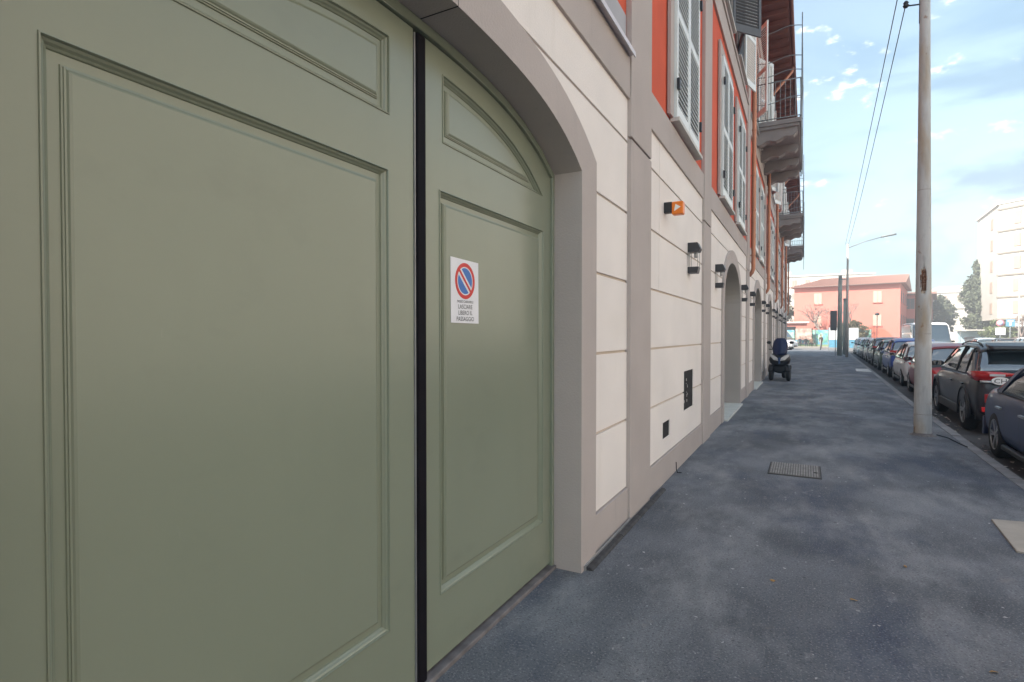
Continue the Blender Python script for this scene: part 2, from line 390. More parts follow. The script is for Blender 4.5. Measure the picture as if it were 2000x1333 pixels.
# ---------------- the carriage gate
XG = -1.53
G = bpy.data.objects.new('carriage_gate', None); COL.objects.link(G); G.parent = B; G.location = Vector((XG, GC, 0)) - BO
G['label'] = 'sage green double gate with moulded panels'
def gpart(mb, name, m, **k):
    o = mb.obj(name, m, **k); o.parent = G; o.location = -Vector((XG, GC, 0)); return o
def leafpoly(y0, y1, drop):
    n = 14; q = []
    for i in range(n + 1):
        y = y1 + (y0 - y1)*i/n; d = abs(y - GC); d = d if y > GC else d*(GR-GC)/(GC-GL)
        q.append((y, 3.0 - .0606*d*d - .0353*d**4 - drop))
    return [(y0, .045), (y1, .045)] + q
mb = MB()
fr_in = [(a, b) for a, b in [(.37, -.02)] + [(p[0], p[1]) for p in leafpoly(.37, 3.42, .05)[2:][::-1]] + [(3.42, -.02)]]
fr_out = [(GL+.002, -.02)] + [(p[0], p[1]) for p in leafpoly(GL+.002, GR-.002, .001)[2:][::-1]] + [(GR-.002, -.02)]
mb.plate(fr_out + fr_in[::-1], XG - .045, XG + .018); gpart(mb, 'gate_frame', M_green, bevel=.003)
# meeting post: black rubber strip with a thin steel edge
mb = MB(); mb.box((XG - .06, 1.958, .01), (XG + .016, 2.020, 2.935)); gpart(mb, 'meeting_seal', M_black, bevel=.008)
mb = MB(); mb.box((XG - .03, 1.949, .03), (XG + .006, 1.955, 2.93)); gpart(mb, 'steel_edge', M_steel)
mb = MB(); mb.box((XG - .06, GL, -.005), (XG + .020, 1.944, .030)); mb.box((XG - .06, 1.944, -.005), (XG + .035, GR, .024)); gpart(mb, 'gate_threshold', M_sill, bevel=.006)
# moulded panels: profile swept with mitres round a loop
def inset(loop, d):
    n = len(loop); out = []
    for i in range(n):
        p0, p, p1 = Vector(loop[i-1]), Vector(loop[i]), Vector(loop[(i+1) % n])
        e0 = (p - p0).normalized(); e1 = (p1 - p).normalized(); n0 = Vector((-e0.y, e0.x)); n1 = Vector((-e1.y, e1.x))
        m = (n0 + n1); k = d / max(.28, m.length_squared / 2) ; out.append(tuple(p + m.normalized() * (d / max(.35, m.normalized().dot(n0)))))
    return out
PROF = [(0, 0), (.0015, .0045), (.005, .0055), (.007, .001), (.008, -.004), (.014, -.008), (.019, -.015), (.024, -.019), (.026, -.024), (.050, -.024), (.0515, -.019), (.055, -.018), (.056, -.014), (.060, -.013), (.064, -.009), (.070, -.006)]
LOOPS = {0: [], 1: []}
def rect(y0, y1, z0, z1): return lambda d: [(y0 + d, z0 + d), (y1 - d, z0 + d), (y1 - d, z1 - d), (y0 + d, z1 - d)]
def topfn(x0, sgn, off):
    """arched top panel: straight inner side and bottom, curved top running down to a point"""
    def f(d):
        tz = lambda x: 2.84 - .080*x*x - .058*x**4 - d*math.sqrt(1 + (.16*x + .232*x**3)**2)
        zb_ = 2.512 + d; lo_, hi_ = x0, 1.4
        for _ in range(40):
            md = (lo_ + hi_)/2
            if tz(md) > zb_: lo_ = md
            else: hi_ = md
        a_ = x0 + d; q = [(a_, zb_), (lo_, zb_)] + [(lo_ + (a_ - lo_)*i/16, tz(lo_ + (a_ - lo_)*i/16)) for i in range(1, 17)]
        q = [(GC + off + sgn*x, z) for x, z in q]
        return q if sgn > 0 else q[::-1]
    return f
def panel(fn, leaf):
    LOOPS[leaf].append(fn(0)); m = MB(); secs = [[(XG + h, y, z) for y, z in fn(d)] for d, h in PROF]
    m.loft(secs, closed=True, smooth=False, caps=False); last = secs[-1]
    m.add(last, [tuple(t) for t in tessellate_polygon([[Vector((q[1], q[2], 0)) for q in last]])])
    gpart(m, 'panel', M_green)
panel(rect(2.138, 3.302, .357, 2.287), 0)
panel(rect(.600, 1.780, .357, 2.287), 1)
panel(topfn(.205, 1, 0), 0)
panel(topfn(.190, -1, .018), 1)
for k, (y0, y1) in enumerate(((2.025, 3.418), (.37, 1.946))):
    m = MB(); m.plate(leafpoly(y0, y1, .055), XG - .0245, XG, holes=LOOPS[k]); m.plate(leafpoly(y0 + .001, y1 - .001, .056), XG - .06, XG - .0255); gpart(m, 'leaf', M_green)
m = MB(); m.box((X0 - .17, 1.979, 2.9975), (XP + .0008, 1.9825, 3.232)); part(m, 'crown_joint', M_dark)

# ---------------- windows with louvred shutters
def shutter_mesh(wd, ht, dark=False):
    m = MB(); f = .065; t = .038
    m.box((0, 0, 0), (t, f, ht)); m.box((0, wd - f, 0), (t, wd, ht))
    for z0, z1 in ((0, .15), (ht*.47, ht*.47 + .09), (ht - .09, ht)): m.box((.001, f, z0), (t - .001, wd - f, z1))
    for z0, z1 in ((.15, ht*.47), (ht*.47 + .09, ht - .09)):
        n = int((z1 - z0) / .060)
        for i in range(n):
            z = z0 + (i + .5)*(z1 - z0)/n
            m.add([(.006, f, z+.010), (.036, f, z-.014), (.036, f, z-.002), (.006, f, z+.022), (.006, wd-f, z+.010), (.036, wd-f, z-.014), (.036, wd-f, z-.002), (.006, wd-f, z+.022)],
                  [(0,1,2,3),(4,7,6,5),(0,4,5,1),(1,5,6,2),(2,6,7,3),(3,7,4,0)], 1)
    m.box((t, -.02, .3), (t + .03, .035, .42), 2); m.box((t, -.02, ht - .5), (t + .03, .035, ht - .38), 2)
    return m.mesh('shutter', [M_shutdark, M_shutdark, M_hinge] if dark else [M_shut, M_slat, M_hinge])
SH = 2.42
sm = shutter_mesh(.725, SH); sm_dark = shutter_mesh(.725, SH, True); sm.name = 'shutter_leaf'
wallback = mat('shutter_void', (.018, .018, .02), .7, .2, 4)
def window_proto():
    wdw = thing('window', None, None)
    m = MB()
    for a, b, c, d in ((-.92, -.74, -.02, 2.62), (.74, .92, -.02, 2.62), (-.74, .74, 2.45, 2.62)): m.box((0, a, c), (.035, b, d))
    su = m.obj('surround', M_grey, wdw)
    m = MB(); m.box((.0, -.78, -.065), (.105, .78, -.02)); m.obj('sill', M_stone, wdw, bevel=.004)
    m = MB(); m.box((.001, -.738, -.02), (.006, .738, 2.45)); m.obj('pane', wallback, wdw)
    return wdw
wproto = window_proto()
wpure = copy_tree(wproto)
WIN = []
ycs = [-7.0, -5.0, 1.95, 7.07] + [c + s for c in DOORS for s in (-1.25, 1.30)]
first = True
for fl, zb in ((0, 4.045), (1, 7.62)):
    for i, yc in enumerate(ycs):
        if yc > YEND - 1: continue
        if fl == 0 and yc == 1.95: continue
        wn_ = wproto if first else copy_tree(wpure); first = False
        wn_.parent = B; wn_.location = Vector((X0 + .012, yc, zb)) - BO
        # shutters: closed on the first floor, mostly swung open above
        op = fl == 1 and yc > 9
        for s in (-1, 1):
            o = bpy.data.objects.new('shutter', sm_dark if (op and (i == 4 or (i == 5 and s < 0))) else sm); COL.objects.link(o); o.parent = wn_
            if not op:
                o.location = (.03, -.733 if s < 0 else .733, 0.0)
                if s > 0: o.scale = (1, -1, 1)
            else:
                ang = {4: 140, 5: 166, 6: 150}.get(i, 158)
                o.location = (.05, s*.74, 0); o.rotation_euler = (0, 0, R(-ang) if s < 0 else R(ang))
                if s > 0: o.scale = (1, -1, 1)
for o in [wpure] + list(wpure.children): bpy.data.objects.remove(o)
# leaves: rotation direction (leaf local +y runs across the opening; swing outward means towards +x)
# ---------------- balconies
def balcony(y0, n, z=7.85, proj=1.20, cage=True):
    L = 5.3
    b = thing('balcony', None, None, parent=B); b.location = Vector((XW, y0, z)) - BO
    m = MB(); m.box((0, 0, -.13), (proj, L, 0)); m.box((0, .04, -.22), (proj - .05, L - .04, -.13)); m.obj('slab', M_conc, b, bevel=.01)
    for k in range(4):
        y = .12 + k*(L - .54)/3; prof = [(0, -.22), (proj - .10, -.22), (proj - .10, -.35)]
        for i in range(13):
            t = i/12; x = (proj - .10)*(1 - t); prof.append((x, -.36 - .24*t**.55 - .035*math.sin(t*math.pi*5)))
        m = MB(); m.plate(prof, y, y + .30, axis=1); m.obj('bracket', M_conc, b, bevel=.01)
    m = MB(); e = proj - .03
    for z_ in (.06, 1.12):
        m.tube([(.02, .03, z_), (e, .03, z_)], .016, 6); m.tube([(e, .03, z_), (e, L - .03, z_)], .016, 6); m.tube([(.02, L - .03, z_), (e, L - .03, z_)], .016, 6)
    for i in range(1, 9): m.tube([(e*i/9, .03, .06), (e*i/9, .03, 1.12)], .009, 5, cap=False); m.tube([(e*i/9, L-.03, .06), (e*i/9, L-.03, 1.12)], .009, 5, cap=False)
    for i in range(1, 45): m.tube([(e, .03 + (L-.06)*i/45, .06), (e, .03 + (L-.06)*i/45, 1.12)], .009, 5, cap=False)
    m.obj('railing', M_rail, b)
    if cage:
        m = MB()
        for y in (.03, L - .03):
            m.tube([(e + .03, y, -1.7 if y < 1 else -.3), (e + .03, y, 2.95)], .016, 6)
            for z_ in (.55, 1.35, 1.75, 2.6):
                m.tube([(e*t, y + .0, z_ - .05*math.sin(t*math.pi*2)) for t in [i/12 for i in range(13)]] + [(e + .03, y, z_)], .013, 5)
        for z_ in (1.75, 2.9): m.tube([(e + .03, .03, z_), (e + .03, L - .03, z_)], .01, 5)
        m.obj('wavy_trellis', M_rail, b)
    return b
balcony(17.85, 0); balcony(31.9, 1); balcony(43.3, 2)
# low balcony slab further along and roof
mb = MB(); mb.box((X0 - 10.5, -25, 11.31), (X0 + .85, YEND + .5, 11.42)); part(mb, 'eaves', M_wood)
yy = 1.0
while yy < YEND + .3: mb = MB(); mb.box((X0 + .01, yy, 11.18), (X0 + .80, yy + .10, 11.309)); part(mb, 'rafter', M_wood); yy += .62
mb = MB(); mb.loft([[(X0 + .86 + .06*math.cos(t) + .06, y, 11.40 + .07*math.sin(t)) for t in [math.pi + math.pi*i/8 for i in range(9)]] for y in (-25, YEND + .5)], closed=False); part(mb, 'gutter', M_wood)
mb = MB(); mb.add([(X0+.87,-25,11.43),(X0+.87,YEND+.5,11.43),(X0-5.2,YEND+.5,13.3),(X0-5.2,-25,13.3),(X0-10.6,-25,11.43),(X0-10.6,YEND+.5,11.43)], [(0,1,2,3),(3,2,5,4),(0,3,4),(1,5,2)]); part(mb, 'roof', M_tile)
# ---------------- downpipes
def downpipe(y):
    m = MB(); x = XP + .085; r = .052
    m.tube([(X0 + .88, y, 11.36), (X0 + .86, y, 11.2), (x + .15, y, 10.55), (x, y, 10.35), (x, y, 3.42), (x - .005, y, 3.34), (x - .035, y, 3.26), (x - .075, y, 3.21), (XP - .02, y, 3.17)], r, 14)
    for z in (4.9, 7.0, 9.2): m.lathe([(r + .004, -.03), (r + .009, -.02), (r + .009, .02), (r + .004, .03)], (x, y, z), 'Z', 14)
    p = part(m, 'downpipe', M_copper)
    for z in (3.7, 5.8, 8.2):
        q = MB(); q.lathe([(r + .001, 0), (r + .008, 0), (r + .008, .025), (r + .001, .025), (r + .001, 0)], (x, y, z), 'Z', 14); q.box((XP, y - .012, z + .001), (x - r - .002, y + .012, z + .024)); q.obj('pipe_clip', M_copper, p)
for i in range(1, 6): downpipe(15.88 + 6.75*(i - 1))
downpipe(49.4)

# ================================================================== THINGS ON THE WALL
def lamp_proto():
    t = thing('wall_lamp', None, 'wall lamp')
    m = MB(); prof = [(0, .27), (.135, .27), (.155, .31), (.12, .39), (0, .39)]
    m.plate([(x, z) for x, z in prof], -.08, .08, axis=1); m.obj('lamp_hood', mat('anthracite_metal', (.035, .035, .04), .45, .2, 8), t, bevel=.004)
    m = MB(); m.plate([(0, 0), (.12, 0), (.135, .08), (0, .08)], -.075, .075, axis=1); m.obj('lamp_base', MATS['anthracite_metal'], t, bevel=.004)
    m = MB(); m.plate([(.002, .0855), (.004, .0855), (.004, .2695), (.002, .2695)], -.074, .074, axis=1)
    m.obj('back_plate', mat('lamp_back', (.55, .52, .50), .6, .05, 5), t)
    m = MB()
    for x, y in ((.125, -.07), (.125, .07), (.02, -.074), (.02, .074)): m.tube([(x, y, .084), (x, y, .272)], .0035, 5)
    m.tube([(.09, 0, .20), (.09, 0, .272)], .022, 10); m.obj('glass_rods', mat('frosted_glass_edge', (.45, .44, .43), .25, .05, 5), t)
    return t
lp = lamp_proto()
lys = [(7.42, 'dark box wall lamp on the white panel below and right of the orange sign'), (9.88, 'dark box wall lamp just left of the nearest arched doorway'),
       (14.15, 'dark box wall lamp just past the nearest arched doorway'), (16.45, 'dark box wall lamp left of the second arched doorway beyond the first copper pipe'),
       (20.9, 'dark box wall lamp just past the second arched doorway'), (23.2, 'dark box wall lamp left of the third arched doorway')]
ordn = ['seventh', 'eighth', 'ninth', 'tenth', 'eleventh', 'farthest']
for k in range(3): lys += [(27.65 + 6.75*k, ordn[2*k] + ' dark wall lamp counted from the orange sign, just past an arched doorway' if k < 2 else 'eleventh dark wall lamp counted from the orange sign'), (29.95 + 6.75*k, ordn[2*k+1] + ' dark wall lamp of the row counted from the orange sign')]
for i, (y, lab) in enumerate(lys):
    o = lp if i == 0 else copy_tree(lp); o.location = (XW + .001, y, 2.40); o['label'] = lab; o['group'] = 'box lamps along the plaster wall'
# orange sign
t = thing('projecting_sign', 'small orange cube sign with a white play triangle on a black wall bracket', 'sign', (XW, 6.02, 2.885))
m = MB(); m.box((0, -.035, .02), (.085, .035, .135)); m.obj('bracket', M_hinge, t, bevel=.006)
mo = mat('orange_plastic', (.85, .21, .015), .35, .05, 3)
m = MB(); m.box((.086, -.05, -.005), (.205, .05, .13)); m.obj('sign_box', mo, t, bevel=.012)
m = MB(); m.plate([(.112, .028), (.126, .102), (.180, .068)], -.0545, -.0505, axis=1); m.obj('play_triangle', mat('sign_white', (.85, .83, .78), .5, .02, 5), t)

# notice on the gate
def text_mesh(s, size, M, mi=0):
    cu = bpy.data.curves.new('txt', 'FONT'); cu.body = s; cu.size = size; cu.align_x = 'CENTER'; cu.resolution_u = 4
    o = bpy.data.objects.new('txt', cu); COL.objects.link(o)
    dg = bpy.context.evaluated_depsgraph_get(); me = bpy.data.meshes.new_from_object(o.evaluated_get(dg)); bpy.data.objects.remove(o)
    vs = [M @ v.co for v in me.vertices]; fs = [tuple(p.vertices) for p in me.polygons]; bpy.data.meshes.remove(me); return vs, fs
t = thing('no_parking_notice', 'white paper notice with a red and blue no parking roundel stuck on the green gate', 'notice', (XG - .0050, 2.371, 1.663))
t.rotation_euler = (R(.6), 0, 0)
m = MB(); m.add([(0, -.129, 0), (0, .129, -.004), (.0, .129, .316), (0, -.129, .324), (.0012, -.129, 0), (.0012, .129, -.004), (.0012, .129, .316), (.0012, -.129, .324)],
                [(0,3,2,1),(4,5,6,7),(0,1,5,4),(1,2,6,5),(2,3,7,6),(3,0,4,7)])
m.obj('paper', mat('white_paper', (.80, .80, .83), .5, .02, 6), t)
def disc(r0, r1, cy, cz, x, n=40, a0=0, a1=2*math.pi):
    vs = []
    for i in range(n + 1):
        a = a0 + (a1 - a0)*i/n; vs += [(x, cy + r0*math.cos(a), cz + r0*math.sin(a)), (x, cy + r1*math.cos(a), cz + r1*math.sin(a))]
    return vs, [(2*i, 2*i+1, 2*i+3, 2*i+2) for i in range(n)]
m = MB(); m.add(*disc(.072, .092, 0, .212, .0018))
m.add([(.0024, a, b) for a, b in ((-.059, .212+.049), (-.049, .212+.059), (.059, .212-.049), (.049, .212-.059))], [(0, 1, 2, 3)])
m.obj('red_ring', mat('sign_red', (.62, .035, .03), .5, .03, 8), t, fix=False)
m = MB(); r = .066
for s in (0, math.pi):
    a0 = R(135) + s - R(180 - 17) ; a1 = R(135) + s - R(17)
    pts = [(.0016, r*math.cos(a0 + (a1-a0)*i/30), .212 + r*math.sin(a0 + (a1-a0)*i/30)) for i in range(31)]; m.add(pts, [tuple(range(31))])
m.obj('blue_field', mat('sign_blue', (.045, .17, .50), .5, .05, 8), t, fix=False)
m = MB(); mk = mat('ink_black', (.03, .03, .04), .6, .1, 5)
for s, z, size in (('PASSO CARRABILE', .101, .0185), ('LASCIARE', .071, .031), ('LIBERO IL', .040, .031), ('PASSAGGIO', .009, .031)):
    M = Matrix.Translation((.002, 0, z)) @ Matrix(((0, 0, 1, 0), (1.0, 0, 0, 0), (0, 1, 0, 0), (0, 0, 0, 1)))
    m.add(*text_mesh(s, size, M))
m.obj('lettering', mk, t, fix=False)

# ================================================================== POLES AND WIRES
t = thing('concrete_pole', 'tall tapered concrete pole with an exposed rusty patch at the kerb in the foreground', 'pole', (1.668, 10.84, 0))
mp = mat('pole_concrete', (.50, .50, .495), .88, .08, 3, bump=.45, bscale=55, stretch=(1, 1, .5))
layer(mp, (.30, .29, .28), 6, .50, .70, .6, stretch=(1, 1, .12), loc=(3, 3, 0), detail=10); layer(mp, (.36, .27, .17), 3.5, .52, .66, .7, stretch=(1, 1, .25), loc=(2, 0, 1)); layer(mp, (.33, .32, .32), 22, .58, .72, .5, stretch=(1, 1, .25)); layer(mp, (.24, .12, .06), 9, .67, .72, .7, loc=(5, 1, 1), stretch=(1, 1, .6))
m = MB(); n = 40; Hh = 8.9; rings = []
rad = lambda z: .120 - .0074*z
zs = [-.1, 0, .02] + [.1*i for i in range(1, 22)] + [2.2 + .03*i for i in range(20)] + [2.85, 3.2, 4, 5, 6, 7, 8, Hh]
patch = lambda a, z: math.hypot((a - R(-98))/.40, (z - 2.47)/.215) + .10*math.sin(a*17 + z*31) + .07*math.sin(z*57)
for z in zs:
    row = []
    for k in range(n*2):
        a = 2*math.pi*k/(n*2); r = rad(z)
        if patch(a - (2*math.pi if a > math.pi else 0), z) < 1: r -= .020
        row.append((r*math.cos(a) - .006*z, r*math.sin(a), z))
    rings.append(row)
m.loft(rings); ps = m.obj('pole_shaft', [mp, mat('rusty_concrete', (.20, .11, .06), .95, .5, 40, bump=.8, bscale=120, col2=(.40, .33, .27))], t)
for p_ in ps.data.polygons:
    c_ = p_.center
    if abs(c_.z - 2.47) < .22 and patch(math.atan2(c_.y, c_.x + .006*c_.z), c_.z) < 1.02: p_.material_index = 1
mr = mat('rust', (.16, .055, .025), .9, .4, 30, bump=.6, bscale=90)
m = MB()
for a in (-122, -108, -94, -80):
    ar = R(a); m.tube([((rad(z)-.006)*math.cos(ar) - .006*z, (rad(z)-.006)*math.sin(ar), z) for z in (2.30, 2.4, 2.5, 2.62)], .006, 6)
for z in (2.33, 2.43, 2.52, 2.60):
    m.tube([((rad(z)-.012)*math.cos(R(a)) - .006*z, (rad(z)-.012)*math.sin(R(a)), z) for a in range(-125, -74, 6)], .004, 5)
m.obj('exposed_rebar', mr, t)
for z in (.34, 1.62, 3.9):
    m = MB(); m.lathe([(rad(z), -.004), (rad(z) + .0015, -.003), (rad(z) + .0015, .003), (rad(z), .004)], (-.006*z, 0, z), 'Z', 40)
    m.obj('casting_seam', mat('seam', (.33, .29, .26), .9, .3, 12), t)
m = MB(); m.tube([(-.10, 0, 6.55), (-.10, 0, 7.05)], .018, 8); m.tube([(-.10, 0, 6.85), (-.18, 0, 6.86), (-.26, 0, 6.87)], .012, 8); m.lathe([(.0, -.06), (.03, -.05), (.045, -.02), (.025, 0), (.04, .02), (.02, .05), (0, .055)], (-.29, 0, 6.90), 'Z', 12)
m.obj('insulator_bracket', M_hinge, t)
m = MB(); m.lathe([(.118, .045), (.125, .035), (.150, .015), (.185, .001)], (0, 0, 0), 'Z', 28); m.obj('base_mortar', mat('old_mortar', (.17, .155, .15), .95, .35, 20, bump=.8), t)
def lamp_post(loc, H, arm, label, rad_=.11):
    t = thing('street_lamp', label, 'street lamp', loc)
    m = MB(); m.tube([(0, 0, 0), (0, 0, H)], [rad_, rad_*.55], 12); m.obj('pole_shaft', mat('far_pole_concrete', (.42, .40, .38), .9, .1, 3), t)
    m = MB(); m.tube([(0, 0, H - .3), (arm*.5, 0, H + .1), (arm, 0, H + .35)], .03, 6); m.obj('arm', M_rail, t)
    m = MB(); m.loft([[(arm - .1 + x, y*s, H + .33 + z + x*.15) for y, z in ((-.12, 0), (-.08, .07), (.08, .07), (.12, 0), (0, -.05))] for x, s in ((0, .4), (.2, 1), (.75, .8), (.9, .2))]); m.obj('lamp_head', M_rail, t)
    return t
lamp_post((2.66, 46.75, 0), 8.2, 2.1, 'far concrete street lamp with a long arm over the parked cars')
def cable(name, p, q, sag, label, r=.0075):
    pts = []
    for i in range(25):
        t_ = i/24; v = Vector(p).lerp(Vector(q), t_); v.z -= 4*sag*t_*(1 - t_); pts.append(v)
    MB().tube(pts, r, 6).obj(name, mat('cable_grey', (.10, .10, .11), .7, .1, 4), label=label, cat='cable', group='overhead cables')
cable('overhead_cable', (1.38, 10.84, 6.92), (2.66, 46.75, 8.05), .25, 'overhead cable running from the foreground pole bracket to the far street lamp')
cable('overhead_cable', (.46, -12, 6.66), (2.5, 46.75, 8.15), .30, 'overhead cable left of the other, leaving at the top of the picture')
t = thing('green_post', 'dark grey green post carrying a black sign panel near the far lamp', 'post', (2.36, 50.0, 0))
m = MB(); m.tube([(0, 0, 0), (0, 0, 5.9)], [.19, .13], 12); m.obj('post_shaft', mat('grey_green_paint', (.29, .31, .28), .7, .15, 3), t)
m = MB(); m.box((-.12, -.10, 5.9), (.12, .10, 6.25)); m.box((.12, -.03, 5.9), (.6, .03, 5.96)); m.tube([(.45, 0, 5.96), (.45, 0, 7.3), (.6, 0, 7.35)], .03, 6); m.obj('post_cap', M_rail, t)
m = MB(); m.box((-.66, -.32, 1.95), (-.20, -.27, 3.5)); m.obj('sign_panel', M_shutdark, t, bevel=.01)
m = MB(); m.tube([(-.30, -.24, 0), (-.30, -.24, 3.4)], .03, 6); m.obj('sign_leg', M_rail, t)
t = thing('short_green_post', 'shorter grey green post standing right behind the taller dark post', 'post', (2.85, 53, 0))
m = MB(); m.tube([(0, 0, 0), (0, 0, 4.5)], [.14, .11], 10); m.obj('post_shaft', MATS['grey_green_paint'], t); m = MB(); m.lathe([(0, .0), (.15, .0), (.12, .12), (0, .15)], (0, 0, 4.5), 'Z', 10); m.obj('post_cap', M_rail, t)

# ================================================================== PAVEMENT DETAILS
t = thing('manhole_cover', 'rectangular ribbed metal cover set in the pavement', 'manhole cover', (-.10, 7.30, 0))
m = MB(); m.box((-.275, -.33, -.01), (.275, .33, .006)); m.obj('frame', mat('dark_gap', (.04, .04, .04), .9, .1, 6), t)
mm = mat('cover_metal', (.12, .11, .105), .8, .25, 14, bump=.3)
mrib = mat('cover_ribs', (.27, .255, .24), .7, .25, 14, bump=.3)
m = MB(); m.box((-.262, -.315, .004), (.262, .315, .010))
m.obj('cover_plate', mm, t); m = MB()
for i in range(19):
    x = -.25 + i*.0265; m.box((x, -.305, .0095), (x + .016, .305, .016))
m.obj('ribs', mrib, t)
m = MB(); m.lathe([(.0, .001), (.018, .001), (.022, .003), (.025, 0)], (.215, -.10, .0165), 'Z', 16); m.obj('lifting_hole', M_dark, t)
m = MB(); m.plate([(1.43, 6.12), (1.95, 6.20), (2.02, 5.2), (1.385, 5.30)], -.005, .014, axis=2)
m.obj('stone_slab', mat('beige_slab', (.40, .36, .31), .85, .12, 5, bump=.4), bevel=.004, label='beige stone slab let into the pavement at the right edge', cat='paving slab')
m = MB(); m.plate([(2.0, 28.6), (kx(29)-.16, 28.2), (kx(31)-.16, 30.8), (2.1, 30.6)], -.005, .012, axis=2)
m.obj('stone_slab', M_stone, label='pale stone slab beside the kerb farther down the pavement', cat='paving slab')
# litter and dead leaves
ml = [mat('dry_leaf', (.42, .24, .08), .8, .3, 30), mat('paper_scrap', (.62, .63, .68), .8, .1, 20)]
spots = [(.27, 3.87, 0, 'small curled dry leaf on the near pavement'), (.62, 4.6, 0, 'orange dry leaf on the pavement straight below the manhole cover'), (-.17, 3.93, 0, 'yellowish dry leaf near the wall side of the pavement'),
         (1.55, 4.6, 0, 'dry leaf pair beside the stone slab'), (.80, 3.35, 0, 'pale dry leaf in the near foreground of the pavement')]
def leafm(s, sd):
    r_ = random.Random(sd); m = MB(); pts = [(-.5, 0), (-.3, .16), (0, .24), (.3, .15), (.55, 0), (.3, -.15), (0, -.22), (-.3, -.15)]
    m.add([(0, 0, .10*s)] + [(x*s, y*s, (.03 + r_.random()*.22)*s) for x, y in pts], [(0, i + 1, (i + 1) % 8 + 1) for i in range(8)]); return m
for i, (x, y, k, lab) in enumerate(spots):
    leafm(.045, i).obj('dry_leaf', ml[k], loc=(x, y, .001), rot=(0, 0, i*1.7), label=lab, cat='leaf', group='dry leaves on the pavement', fix=False)
m = MB(); rr = random.Random(3)
for i in range(420):
    y = 2.0 + rr.random()**1.5*22; x = rr.uniform(-1.2, kx(y) - .25); s = rr.uniform(.003, .011)*(1 + y*.09); a = rr.random()*6.3
    q = [(math.cos(a + b)*s*c, math.sin(a + b)*s*c) for b, c in ((0, 1), (1.5, .5), (3.1, 1), (4.6, .6))]
    m.add([(x + u, y + v, .003 + rr.random()*.004) for u, v in q], [(0, 1, 2, 3)])
m.obj('litter', mat('pale_crumbs', (.42, .41, .42), .9, .3, 3), kind='stuff', label='tiny pale crumbs and scraps scattered over the pavement', fix=False)
m = MB()
for i in range(90):
    y = 8.5 + rr.random()*8; x = kx(y) + .02 + rr.random()**2*.35; s = rr.uniform(.012, .05); a = rr.random()*6.3
    q = [(math.cos(a + b)*s*c, math.sin(a + b)*s*c) for b, c in ((0, 1), (1.2, .6), (3.1, .9), (4.3, .7))]
    m.add([(x + u, y + v, -.118 + rr.random()*.03) for u, v in q], [(0, 1, 2, 3)])
m.obj('gutter_litter', mat('gutter_scraps', (.30, .25, .20), .9, .4, 3, col2=(.5, .48, .45)), kind='stuff', label='dead leaves and scraps lying in the gutter', fix=False)
MB().tube([(1.86, 10.9, .012), (1.95, 10.6, .02), (2.0, 10.2, .012), (2.04, 9.9, .014)], .006, 6).obj('cable_offcut', M_black, label='short black cable lying by the kerb at the foreground pole', cat='cable')
m = MB(); m.tube([(XP+.005, 6.5, .13), (XP+.012, 6.48, .05), (XP+.02, 6.5, .01), (XP+.06, 6.53, .006)], .005, 6); m.obj('loose_wire', M_black, label='short black wire poking out of the plinth onto the pavement', cat='wire')


#@@MORE@@
# ================================================================== VEHICLES
def paint(name, c, rough=.28): return mat(name, c, .38, .05, 2, coat=.35, metal=0., spec=.35)
M_tyre = mat('tyre_rubber', (.018, .018, .018), .85, .2, 20)
M_alloy = mat('alloy_rim', (.42, .43, .45), .3, .08, 8, metal=.8)
M_carglass = mat('car_glass', (.02, .03, .036), .04, .1, 3, coat=1.0, spec=1.0)
M_carglass.node_tree.nodes['Principled BSDF'].inputs['IOR'].default_value = 1.9
M_trim = mat('black_plastic_trim', (.018, .018, .02), .5, .15, 12)
M_tail = mat('red_lamp_lens', (.45, .012, .015), .15, .1, 6, coat=.6)
M_clear = mat('clear_lamp_lens', (.55, .55, .56), .12, .1, 6, coat=.6)
M_plate = mat('number_plate', (.62, .63, .62), .5, .05, 6)
def wheel_meshes(r, wd, spokes=5):
    m = MB(); w2 = wd/2
    m.lathe([(r*.66, -w2), (r*.90, -w2), (r*.985, -w2*.72), (r, -w2*.3), (r, w2*.3), (r*.985, w2*.72), (r*.90, w2), (r*.66, w2), (r*.64, 0)], (0, 0, 0), 'X', 32)
    ty = m.mesh('tyre', M_tyre)
    m = MB(); m.lathe([(0, -w2*.2), (r*.60, -w2*.2), (r*.66, -w2*.9), (r*.69, -w2*.95), (r*.69, w2*.6), (0, w2*.6)], (0, 0, 0), 'X', 32)
    dk = m.mesh('rim_barrel', [M_trim])
    m = MB(); x = -w2*.86
    m.lathe([(r*.62, x), (r*.64, x - .012), (r*.69, x - .012), (r*.70, x + .02), (r*.62, x + .02)], (0, 0, 0), 'X', 32)
    m.lathe([(0, x - .004), (r*.12, x - .004), (r*.17, x + .012), (r*.17, x + .04), (0, x + .04)], (0, 0, 0), 'X', 16)
    for k in range(spokes):
        for dl in (-.13, .13):
            a = 2*math.pi*k/spokes; p = (x + .012, r*.10*math.cos(a), r*.10*math.sin(a)); q = (x + .004, r*.65*math.cos(a + dl), r*.65*math.sin(a + dl)); m.bar(p, q, .03, r*.09)
    return ty, dk, m.mesh('rim', M_alloy)
WHEELS = {}
SEDAN = dict(L=4.55, W=1.80, H=1.43, zb=.18, belt=.92, top=[(0, .60, .80), (.06, .86, .9), (.30, .97, .95), (.90, 1.0, 1), (3.05, .96, 1), (3.4, .93, 1), (4.0, .84, .98), (4.35, .72, .92), (4.50, .62, .82), (4.55, .50, .74)],
             gh=[(.86, .98), (1.45, 1.35), (1.85, 1.415), (2.3, 1.42), (2.6, 1.38), (3.42, .94)], ax=(.98, 3.64), r=.325)
